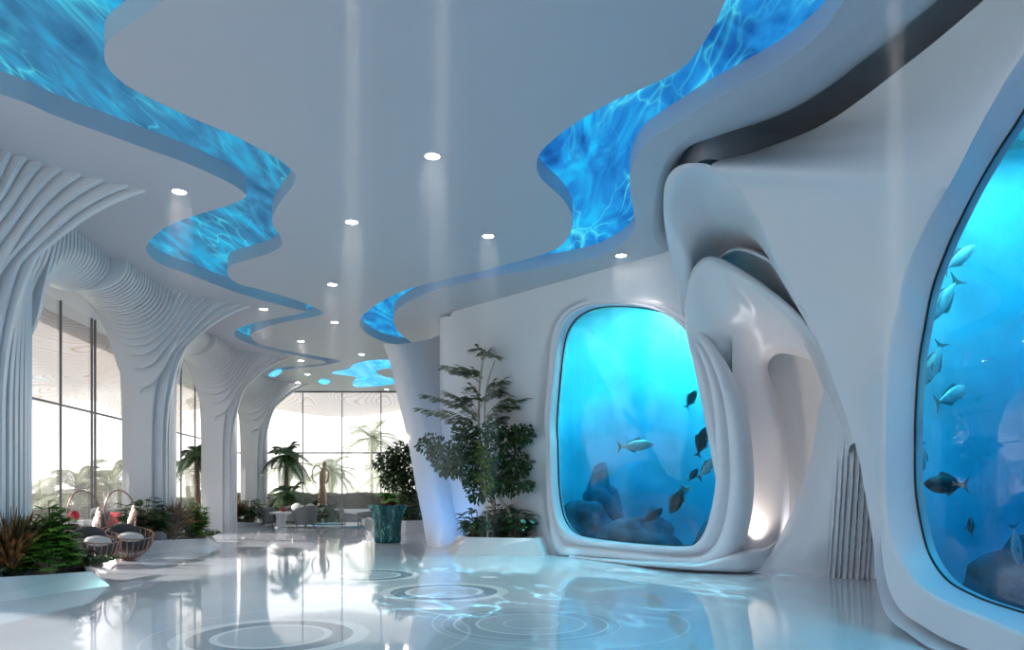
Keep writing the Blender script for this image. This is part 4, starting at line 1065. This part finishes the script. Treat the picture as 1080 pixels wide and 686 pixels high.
def tub_chair(label, loc, rz, group='grey tub armchairs by the end window', sc=1, name='tub_armchair'):
    e = empty(name, loc, rz, sc); tag(e, label, 'armchair', group)
    sh = MB(); rows = []
    for (rr, z, th) in ((.36, .12, 0), (.40, .30, 0), (.42, .55, 0), (.43, .74, 0), (.41, .78, 0), (.34, .76, 0), (.31, .55, 0), (.29, .38, 0)):
        row = []
        for k in range(25):
            a = PI * .28 + (2 * PI - .56 * PI) * k / 24; drop = .20 * abs((k - 12) / 12) ** 2.2 * sst(.3, .75, z)
            row.append(Vector((rr * math.cos(a), rr * math.sin(a), z - drop)))
        rows.append(row)
    sh.grid(rows); sh.add([v for r in rows for v in (r[0],)], [tuple(range(len(rows)))]); sh.add([r[-1] for r in rows], [tuple(range(len(rows)))])
    kid2(sh.build('shell', M['greyfab']), e)
    s_ = MB(); s_.lathe([(.02, .14), (.34, .14), (.36, .2), (.36, .36), (.33, .42), (.02, .44)], 24); kid2(s_.build('seat', M['greyfab']), e)
    for a in (.8, 2.35, 3.9, 5.5):
        l = MB(); l.tube([(.25 * math.cos(a), .25 * math.sin(a), .16), (.31 * math.cos(a), .31 * math.sin(a), 0)], [.022, .014], 6); kid2(l.build('leg', M['black']), e)
    p = MB(); p.ell((-.20, 0, .66), (.11, .26, .2), 16, 9, Matrix.Rotation(-.25, 3, 'Y')); o = kid2(p.build('pillow', M['palefab']), e); o['label'] = 'pale cushion'
    return e
tub_chair('grey tub armchair left of the white side table, next to the planter', flo(283, 556), .1, sc=1.05)
tub_chair('grey tub armchair right of the white side table, its back turned', flo(322, 556.5), 2.7, sc=1.05)
tub_chair('grey tub armchair half hidden behind the white side table', onp(309, 29.6, 0), -2.0)
def side_chair(label, loc, rz):
    e = empty('low_armchair', loc, rz); tag(e, label, 'armchair', 'dark armchairs left of the teal vase')
    s_ = MB(); rows = []
    for (dx, z) in ((-.36, .28), (-.40, .5), (-.44, .74), (-.40, .76), (-.34, .5), (-.30, .36)):
        rows.append([Vector((dx + .5 * max(0, abs(y) - .22) * (1 - (z - .28) * .6), y, z - .5 * max(0, abs(y) - .2) * (z > .45))) for y in [-.38 + .76 * k / 14 for k in range(15)]])
    s_.grid(rows); kid2(s_.build('backrest', M['greyfab']), e)
    for sg in (-1, 1):
        a = MB(); a.box((-.02, sg * .36, .42), (.66, .06, .22), Matrix.Rotation(.12, 3, 'Y')); o = kid2(a.build('armrest', M['greyfab']), e); bv = o.modifiers.new('b', 'BEVEL'); bv.width = .03; bv.segments = 3
    c = MB(); c.box((0, 0, .35), (.64, .66, .14)); o = kid2(c.build('seat', M['greyfab']), e); bv = o.modifiers.new('b', 'BEVEL'); bv.width = .04; bv.segments = 3
    for x in (-.28, .28):
        for y in (-.3, .3):
            l = MB(); l.tube([(x, y, .3), (x * 1.08, y * 1.08, 0)], [.022, .014], 6); kid2(l.build('leg', M['black']), e)
    return e
side_chair('dark low armchair farther left of the teal vase, seen from the side', flo(371, 558.5), 0.05)
side_chair('dark low armchair partly hidden behind the teal vase', flo(389, 554), 2.8)
t = empty('side_table', flo(296, 556.5)); tag(t, 'white pedestal side table between the grey armchairs', 'side table')
m = MB(); m.lathe([(.02, .50), (.38, .50), (.42, .53), (.42, .57), (.39, .585), (.02, .585)], 32); kid2(m.build('table_top', M['planter']), t)
m = MB(); m.lathe([(.22, 0), (.24, .02), (.20, .06), (.17, .28), (.20, .50)], 24); kid2(m.build('base', M['planter']), t)
bw = MB(); bw.lathe([(.03, 0), (.07, .01), (.13, .06), (.16, .13), (.15, .13), (.12, .06), (.03, .025)], 24, flo(299, 556.5) + Vector((0, 0, .587))); tag(bw.build('red_bowl', M['terracotta']), 'small red bowl on the white side table', 'bowl')
def rug(label, c, rx, ry):
    m = MB(); m.lathe([(1.0, 0.0), (1.0, .012), (.96, .016), (.01, .016)], 40); o = m.build('round_rug', M['rug']); o.location = c; o.scale = (rx, ry, 1); tag(o, label, 'rug', 'teal round rugs')
rug('teal round rug right of the back-turned grey armchair', flo(343, 553.5), .75, .75)
rug('teal round rug under the dark armchairs', flo(384, 556.5), .8, .9)
t = empty('coffee_table', flo(340, 550.5) + Vector((0, 0, .017))); tag(t, 'low pale pink coffee table on the teal rug in front of the bronze figure', 'coffee table')
M['pinkwood'] = pbr('pale pink wood', (.55, .36, .30), .45)
m = MB(); m.lathe([(.02, .30), (.33, .30), (.34, .315), (.33, .33), (.02, .33)], 28); kid2(m.build('table_top', M['pinkwood']), t)
for a in (.3, 2.4, 4.5):
    m = MB(); m.tube([(.2 * math.cos(a), .2 * math.sin(a), .30), (.26 * math.cos(a), .26 * math.sin(a), 0)], .014, 6); kid2(m.build('leg', M['copper']), t)
# bronze abstract figure
def sculpture():
    e = empty('bronze_sculpture', onp(340, 33.2, 0)); tag(e, 'tall gilded bronze figure sculpture standing before the end window', 'sculpture')
    m = MB(); m.lathe([(.24, 0), (.24, .5), (.22, .52), (.01, .52)], 24); kid2(m.build('plinth', M['planter']), e)
    m = MB(); P = lambda x, z: Vector((x, 0, z))
    m.tube(cr([P(-.10, .50), P(-.08, 1.0), P(-.02, 1.4), P(.0, 1.8), P(.04, 2.15), P(.10, 2.4)], 20), [.07, .08, .09, .09, .09, .10, .11, .12, .12, .12, .13, .14, .15, .15, .14, .13, .12, .10, .08, .05], 10)
    m.tube(cr([P(.12, .50), P(.10, 1.0), P(.05, 1.45), P(.02, 1.7)], 12), [.06, .07, .08, .09, .1, .1, .11, .1, .1, .09, .08, .07], 10)
    m.ell((.10, 0, 2.52), (.10, .10, .14), 14, 9)
    kid2(m.build('figure', M['skin_bronze']), e)
    m = MB(); m.tube(cr([P(.12, 2.35), P(.27, 2.2), P(.28, 1.9), P(.16, 1.65)], 14), .045, 8); m.tube(cr([P(.0, 2.25), P(-.25, 2.45), P(-.45, 2.2), P(-.42, 1.8), P(-.25, 1.65)], 16), .03, 8); kid2(m.build('arms', M['skin_bronze']), e)
sculpture()
# teal vase with the potted plant on it
v = empty('mosaic_vase', flo(409, 572.5)); tag(v, 'teal mosaic lobed vase table standing on the glossy floor', 'vase')
m = MB(); lob = lambda a, z: 1 + (.10 + .06 * sst(.6, 1.05, z)) * math.cos(a * 7 + .4)
m.lathe([(.30, 0), (.335, .03), (.34, .2), (.345, .45), (.36, .62), (.40, .80), (.455, .95), (.475, 1.03), (.45, 1.05), (.40, 1.0), (.01, .98)], 98, wob=lob); kid2(m.build('body', M['vase'], angle=60), v)
pb = flo(409, 572.5) + Vector((.03, 0, .985))
e = empty('potted_plant', pb); tag(e, 'green plant in a red pot standing on the teal vase', 'potted plant')
m = MB(); m.lathe([(.15, 0), (.17, .02), (.22, .20), (.23, .22), (.20, .22), (.19, .18), (.01, .17)], 24); o = kid2(m.build('pot', M['terracotta']), e); o['label'] = 'red pot'
m = MB(); r = random.Random(90)
for i in range(26):
    a = r.uniform(0, 2 * PI); frond(m, (0, 0, .18), (math.cos(a), math.sin(a), r.uniform(.4, 2.2)), r.uniform(.35, .62), .16, .5, 9, 0, .05)
kid2(m.build('foliage', M['leaf_mid']), e)
# lounge seat with cushions behind the hoop chairs
s_ = empty('lounge_sofa', onp(112, 18.2, 0), -.2); tag(s_, 'dark grey lounge sofa behind the hoop chairs', 'sofa')
def soft(name, c, sz, mat, par, bw=.07, rot=None):
    m = MB(); m.box(c, sz, rot); o = m.build(name, mat); o.parent = par
    bv = o.modifiers.new('b', 'BEVEL'); bv.width = bw; bv.segments = 4; return o
soft('base', (0, 0, .22), (1.5, .85, .28), M['greyfab'], s_); soft('seat', (0, -.05, .42), (1.3, .75, .16), M['greyfab'], s_)
soft('backrest', (0, .36, .72), (1.45, .22, .62), M['greyfab'], s_, .1); soft('armrest', (-.70, 0, .5), (.2, .85, .42), M['greyfab'], s_); soft('armrest', (.70, 0, .5), (.2, .85, .42), M['greyfab'], s_)
for x in (-.62, .62):
    for y in (-.32, .32):
        m = MB(); m.tube([(x, y, .1), (x, y, 0)], .03, 8); kid2(m.build('leg', M['black']), s_)
def cushion(name, label, loc, sz, mat, rz=0, tilt=.35):
    m = MB(); rows = []
    for i in range(9):
        u = -1 + 2 * i / 8; rows.append([Vector((u * sz[0] / 2 * (1 - .06 * (1 - abs(w))), w * sz[2] / 2, 0)) for w in [-1 + 2 * k / 8 for k in range(9)]])
    v, n = [], 9
    for sg in (1, -1):
        for i in range(9):
            for k in range(9):
                u, w = -1 + i / 4, -1 + k / 4; h = sz[1] / 2 * (max(0, 1 - u ** 4) * max(0, 1 - w ** 4)) ** .5
                p = rows[i][k]; v.append((p.x, sg * -h, p.y))
    f = []
    for s0, fl in ((0, False), (81, True)):
        for i in range(8):
            for k in range(8):
                q = (s0 + i * 9 + k, s0 + (i + 1) * 9 + k, s0 + (i + 1) * 9 + k + 1, s0 + i * 9 + k + 1); f.append(q[::-1] if fl else q)
    m.add(v, f); o = fixn(m.build(name, mat)); o.location = loc; o.rotation_euler = (-tilt, 0, rz); tag(o, label, 'cushion', 'cushions behind the hoop chairs')
cushion('cushion', 'red cushion on the lounge sofa, seen through the farther hoop', onp(123, 18.0, .73), (.46, .16, .44), M['redfab'], -.2)
cushion('cushion', 'grey cushion on the lounge sofa, seen through the nearer hoop', onp(104, 18.0, .73), (.5, .16, .46), M['fabric'], -.1)
t = empty('white_bench', onp(80, 17.3, 0), -.2); tag(t, 'white bench left of the lounge sofa, behind the bright green bush', 'bench')
soft('seat', (0, 0, .74), (.9, .5, .12), M['planter'], t, .03); soft('support', (-.36, 0, .34), (.1, .46, .68), M['planter'], t, .02); soft('support', (.36, 0, .34), (.1, .46, .68), M['planter'], t, .02)
m = MB(); m.lathe([(.06, 0), (.10, .02), (.12, .12), (.07, .2), (.055, .2), (.09, .1), (.01, .03)], 20, onp(78, 17.25, .80)); tag(m.build('red_pot', M['redfab']), 'small red pot on the white bench', 'pot')
# globe lamp on the slanted column
l = empty('wall_lamp', at(428, 462, 20.3)); tag(l, 'small warm glowing globe lamp beside the slanted column', 'lamp')
m = MB(); m.ell((0, 0, 0), (.07, .07, .07), 16, 10); kid2(m.build('globe', M['bulb']), l)
m = MB(); m.tube([(0, 0, .06), (.06, .02, .12), (.16, .06, .12)], .014, 6); kid2(m.build('bracket', M['metal']), l)

# ================================================================ DOWNLIGHTS
DL = [(456, 164.5, 'largest downlight, in the middle of the ceiling'), (371, 234, 'downlight left of the middle, second largest of the centre panel'), (515, 249, 'downlight near the inner bend of the deep blue band'), (189, 202, 'downlight beside the left blue band, near the fan of ribs'),
      (655, 269.5, 'downlight in the soffit above the far aquarium'), (350.5, 300, 'centre downlight below the second largest one'), (278, 326, 'downlight inside the loop of the left blue band'), (353, 340, 'downlight above the branching pale light patch'),
      (317.5, 360, 'upper of two small downlights near the tip of the left blue band'), (317.5, 380.5, 'lower of two small downlights near the tip of the left blue band'), (324.5, 395, 'tiny downlight near the end window, above the palms'), (381.5, 374, 'small downlight just above the branching pale light patch'),
      (314.5, 403.5, 'tiny downlight nearest the farthest column'), (408, 411, 'tiny downlight over the end window, left of the slanted column')]
dl0 = None
for px, py, lab in DL:
    p = cei(px, py)
    if dl0 is None:
        e = dl0 = empty('ceiling_downlight', p)
        m = MB(); m.lathe([(.115, .0), (.118, -.008), (.098, -.012), (.094, .0)], 28); kid2(m.build('rim', M['planter']), e)
        m = MB(); m.lathe([(.001, -.006), (.094, -.006), (.094, 0)], 28); kid2(m.build('lens', M['lamp']), e)
    else:
        e = copy_tree(dl0); e.location = p
    tag(e, lab, 'downlight', 'downlights in the ceiling')

# a pencil of light and the haze it shows in, under the larger downlights
BEAMS = [p for p in DL[:10]] + [(466, -150), (372, -80), (944, -60)]
for q in BEAMS:
    p = cei(q[0], q[1])
    if len(q) == 2:
        e = copy_tree(dl0); e.location = p; tag(e, None, 'downlight', 'downlights in the ceiling above the frame'); e['label'] = 'ceiling downlight overhead, above the top edge of the photo'
    m = MB(); m.lathe([(.20, .02), (.20, 5.96)], 14); o = m.build('haze', M['haze']); o.location = (p.x, p.y, 0); o['kind'] = 'stuff'; o['category'] = 'haze'; o['label'] = 'faint vertical shaft of lit haze under a ceiling downlight'; o['group'] = 'light shafts under the downlights'
    l = bpy.data.lights.new('downlight_beam', 'SPOT'); l.energy = BEAM * (1 if len(q) > 2 else 5); l.spot_size = math.radians(3.6); l.spot_blend = .5; l.shadow_soft_size = .06; l.color = (1, .98, .95)
    lo = bpy.data.objects.new('downlight_beam', l); C.objects.link(lo); lo.location = (p.x, p.y, CEIL - .03)

    if len(q) == 2: continue
    l = bpy.data.lights.new('downlight_wide', 'SPOT'); l.energy = DLW; l.spot_size = math.radians(110); l.spot_blend = 1; l.shadow_soft_size = .09; l.color = (1, .93, .92)
    lo = bpy.data.objects.new('downlight_wide', l); C.objects.link(lo); lo.location = (p.x, p.y, CEIL - .03)
# ================================================================ FISH AND REEF
def fish_proto(mat, deep):
    """1 m long, swims towards +X; parts: tail_fin, dorsal_fin, belly_fin, side_fin, eye"""
    e = empty('fish', (0, 0, -50)); m = MB(); n = 16; prof = [(.5, .01), (.47, .05), (.42, .10), (.33, .16), (.2, .205), (.05, .215), (-.1, .185), (-.22, .135), (-.32, .075), (-.38, .04), (-.42, .028)]
    rows = [[Vector((x, .42 * r * deep * math.cos(2 * PI * k / n), r * deep * math.sin(2 * PI * k / n) - .01 * math.sin(PI * (x + .4)))) for k in range(n)] for x, r in prof]
    m.grid(rows, closed=True); m.add(rows[0], [tuple(range(n))]); m.add(rows[-1], [tuple(range(n))[::-1]]); body = kid2(fixn(m.build('body', mat)), e)
    def fin(name, pts, y=0.0, th=.006):
        m = MB(); k = len(pts); m.add([(x, y - th, z) for x, z in pts] + [(x, y + th, z) for x, z in pts], [tuple(range(k)), tuple(range(2 * k - 1, k - 1, -1))] + [(i, k + i, k + (i + 1) % k, (i + 1) % k) for i in range(k)])
        return kid2(m.build(name, M['fish_fin'], smooth=False), e)
    fin('tail_fin', [(-.39, .03), (-.46, .09), (-.55, .20), (-.52, .10), (-.49, 0), (-.52, -.10), (-.55, -.20), (-.46, -.09), (-.39, -.03)])
    fin('dorsal_fin', [(.18, .19 * deep), (.12, .30 * deep), (.02, .28 * deep), (-.12, .22 * deep), (-.28, .13 * deep), (-.24, .09 * deep), (0, .19 * deep)])
    fin('belly_fin', [(.0, -.2 * deep), (-.06, -.29 * deep), (-.14, -.24 * deep), (-.27, -.12 * deep), (-.22, -.1 * deep)])
    for sg in (-1, 1):
        m = MB(); m.add([(.2, sg * .085, -.03), (.08, sg * .17, -.10), (.02, sg * .16, -.12), (.12, sg * .085, -.08)], [(0, 1, 2, 3)]); kid2(m.build('side_fin', M['fish_fin'], smooth=False), e)
        m = MB(); m.ell((.41, sg * .042 * deep, .03), (.016, .010, .016), 10, 6); kid2(m.build('eye', M['eye']), body)
    return e
protos = {}
def fish(kind, px, py, d, L, ang, yaw, label, group):
    """ang: climb in degrees, yaw: heading in degrees (0 = to the right across the view)"""
    if kind not in protos:
        e = protos[kind] = fish_proto(M['fish_silver'] if kind == 's' else M['fish_dark'], .70 if kind == 's' else .98)
    else: e = copy_tree(protos[kind])
    e.location = at(px, py, d); e.scale = (L, L, L)
    e.rotation_euler = (Matrix.Rotation(math.radians(yaw), 3, 'Z') @ Matrix.Rotation(math.radians(-ang), 3, 'Y')).to_euler()
    tag(e, label, 'fish', group)
ga, gb2 = 'fish in the far aquarium', 'fish in the near aquarium'
fish('s', 671, 470, 16.6, .80, 5, 0, 'silver fish swimming to the right in the middle of the far aquarium', ga)
fish('d', 740, 466, 14.9, .62, 72, 20, 'dark fish pointing steeply upward near the right rim of the far aquarium', ga)
fish('d', 714, 528, 15.4, .62, -62, 150, 'dark fish diving above the floor of the far aquarium', ga)
fish('s', 720, 519, 15.9, .5, 25, 20, 'small silver fish just above the diving dark fish', ga)
fish('s', 746, 493, 14.9, .6, 50, 15, 'silver fish climbing at the right rim of the far aquarium, below the steep dark one', ga)
fish('d', 729, 421, 15.4, .42, 60, 10, 'small dark fish in the upper right of the far aquarium', ga)
fish('d', 738, 386, 15.2, .36, 62, 10, 'smallest dark fish, highest in the far aquarium', ga)
fish('d', 731, 501, 15.6, .32, 55, 0, 'small dark fish between the silver fish at the right of the far aquarium', ga)
fish('d', 688, 544, 16.4, .60, 30, 20, 'dark fish close over the reef floor of the far aquarium', ga)
fish('d', 751, 440, 14.6, .3, 70, 0, 'tiny dark fish touching the right rim of the far aquarium', ga)
fish('s', 1012, 272, 8.2, .46, 38, 5, 'topmost silver fish in the near aquarium', gb2)
fish('s', 994, 318, 8.35, .60, -125, 0, 'silver fish heading steeply down below the topmost silver fish', gb2)
fish('s', 985, 384, 8.45, .50, -110, 0, 'silver fish pointing down beside the left rim of the near aquarium', gb2)
fish('s', 1004, 417, 8.2, .56, 22, 25, 'big olive silver fish swimming up to the right in the near aquarium', gb2)
fish('d', 997, 511, 8.2, .48, 2, 180, 'dark fish swimming left in the lower part of the near aquarium', gb2)
fish('d', 1024, 555, 7.9, .40, 10, 60, 'lowest dark fish in the near aquarium, turned away', gb2)
fish('s', 973, 482, 8.55, .32, -85, 0, 'small silver fish at the left rim of the near aquarium', gb2)
fish('s', 1072, 575, 7.6, .42, -80, 10, 'silver fish diving at the right edge of the photo', gb2)
def reef(label, loc, R, seed, group):
    m = MB(); m.ell((0, 0, 0), R, 28, 16); off_ = Vector((seed * 3.1, seed * 1.7, 0))
    m.v = [tuple(Vector(v) * (1 + .45 * noise.noise(Vector(v) * 1.6 + off_) + .2 * noise.noise(Vector(v) * 4 + off_))) for v in m.v]
    o = m.build('reef_rock', M['rock'], angle=80); o.location = loc; tag(o, label, 'rock', group)
gr, gs2 = 'reef rocks in the far aquarium', 'reef rocks in the near aquarium'
reef('low reef rock at the left bottom of the far aquarium', (1.75, 18.2, .35), (.8, .6, .75), 1, gr)
reef('reef rock at the bottom middle of the far aquarium', (2.9, 17.2, .25), (.9, .6, .5), 2, gr)
reef('reef rock at the bottom right of the far aquarium', (4.3, 15.2, .25), (.6, .6, .65), 3, gr)
reef('tall reef rock deep at the left back of the far aquarium', (2.3, 19.0, .8), (.5, .5, 1.3), 4, gr)
reef('reef rock on the floor of the near aquarium, behind the lowest dark fish', (6.2, 8.3, .3), (.8, .7, .75), 5, gs2)
reef('reef rock at the right edge of the near aquarium', (6.6, 6.6, .3), (.8, .7, .8), 6, gs2)
# ================================================================ LIGHT, CAMERA
w = bpy.data.worlds.new('sky'); bpy.context.scene.world = w; w.use_nodes = True
nt = w.node_tree; nt.nodes.clear()
out = nt.nodes.new('ShaderNodeOutputWorld'); bg = nt.nodes.new('ShaderNodeBackground')
tc = nt.nodes.new('ShaderNodeTexCoord'); sp = nt.nodes.new('ShaderNodeSeparateXYZ'); nt.links.new(tc.outputs['Generated'], sp.inputs[0])
rp = nt.nodes.new('ShaderNodeValToRGB'); rp.color_ramp.elements[0].position = .0; rp.color_ramp.elements[0].color = (1, .95, .92, 1)
rp.color_ramp.elements[1].position = .7; rp.color_ramp.elements[1].color = (.82, .88, 1, 1)
nt.links.new(sp.outputs['Z'], rp.inputs[0]); nt.links.new(rp.outputs[0], bg.inputs[0]); bg.inputs[1].default_value = SKY
nt.links.new(bg.outputs[0], out.inputs[0])
def lamp(name, kind, loc, energy, col=(1, 1, 1), rot=None, aim=None, **kw):
    l = bpy.data.lights.new(name, kind); l.energy = energy; l.color = col
    for k, v in kw.items(): setattr(l, k, v)
    o = bpy.data.objects.new(name, l); C.objects.link(o); o.location = loc
    if rot: o.rotation_euler = rot
    if aim is not None: o.rotation_euler = (Vector(aim) - Vector(loc)).to_track_quat('-Z', 'Y').to_euler()
    return o
lamp('sun', 'SUN', (-20, 10, 20), SUN, (1, .93, .86), aim=Vector((-20, 10, 20)) + Vector((.88, -.14, -.36)), angle=math.radians(1.5))
lamp('tank_lamp', 'AREA', (3.0, 17.2, 6.2), TANK1, (.6, 1, .86), rot=(0, 0, .8), shape='RECTANGLE', size=3.4, size_y=1.6)
lamp('tank_lamp', 'AREA', (6.3, 6.4, 6.0), TANK2, (.5, .97, .92), rot=(0, 0, 0), shape='RECTANGLE', size=3.0, size_y=6)
lamp('uplight', 'SPOT', at(803, 577, 13.72), 120, (1, .86, .7), aim=at(805, 500, 14.35), spot_size=1.6, spot_blend=1, shadow_soft_size=.05)
lamp('column_uplight', 'SPOT', flo(467, 581) + Vector((0, 0, .06)), 130, (.01, .38, 1), aim=at(471, 535, 19.3), spot_size=1.5, spot_blend=1, shadow_soft_size=.05)
lamp('niche_fill', 'SPOT', at(850, 596, 14.35), 220, (1, .96, .94), aim=at(845, 470, 14.9), spot_size=2.2, spot_blend=1, shadow_soft_size=.15)  # added hidden lamp behind the fin, brightens the niche
def caustic_spot(loc, aim, energy, size, scale):  # added spot without a fixture, throws cyan water streaks on the floor
    o = lamp('added_caustic_spot', 'SPOT', loc, energy, (.25, .85, 1), aim=aim, spot_size=size, spot_blend=.6, shadow_soft_size=.02)
    l = o.data; l.use_nodes = True; t = l.node_tree; em = next(n for n in t.nodes if n.type == 'EMISSION')
    tc = t.nodes.new('ShaderNodeTexCoord'); mp = t.nodes.new('ShaderNodeMapping'); mp.inputs['Scale'].default_value = (1, .45, 1); mp.inputs['Rotation'].default_value = (0, 0, .6)
    t.links.new(tc.outputs['Normal'], mp.inputs[0]); c = caustic_nodes(t, mp.outputs[0], scale, 9)
    nz = t.nodes.new('ShaderNodeTexNoise'); nz.inputs['Scale'].default_value = 3; t.links.new(tc.outputs['Normal'], nz.inputs[0])
    mr = t.nodes.new('ShaderNodeMapRange'); mr.inputs['From Min'].default_value = .45; mr.inputs['From Max'].default_value = .62; t.links.new(nz.outputs['Fac'], mr.inputs[0])
    mu = t.nodes.new('ShaderNodeMath'); mu.operation = 'MULTIPLY'; t.links.new(c, mu.inputs[0]); t.links.new(mr.outputs[0], mu.inputs[1])
    t.links.new(mu.outputs[0], em.inputs['Strength'])
caustic_spot((.8, 11.5, 5.9), (.6, 11.8, 0), CAUSTIC, 1.55, 9)
cam = bpy.data.cameras.new('camera'); co = bpy.data.objects.new('camera', cam); C.objects.link(co)
co.location = (0, 0, CH); co.rotation_euler = (PI / 2, 0, 0)
cam.sensor_width = 36; cam.lens = 36 * F / 1080; cam.shift_x = 0; cam.shift_y = (HY - 343) / 1080; cam.clip_end = 400
s = bpy.context.scene; s.camera = co
s.view_settings.view_transform = 'Standard'; s.view_settings.look = 'None'; s.view_settings.gamma = 1; s.view_settings.exposure = EXPO
s.view_settings.use_curve_mapping = False
s.render.engine = 'CYCLES'
cy = s.cycles; cy.use_denoising = True; cy.denoiser = 'OPENIMAGEDENOISE'; cy.max_bounces = 8; cy.diffuse_bounces = 4; cy.glossy_bounces = 4
cy.transparent_max_bounces = 24; cy.transmission_bounces = 6; cy.volume_bounces = 1; cy.sample_clamp_indirect = 6; cy.caustics_reflective = False; cy.caustics_refractive = False
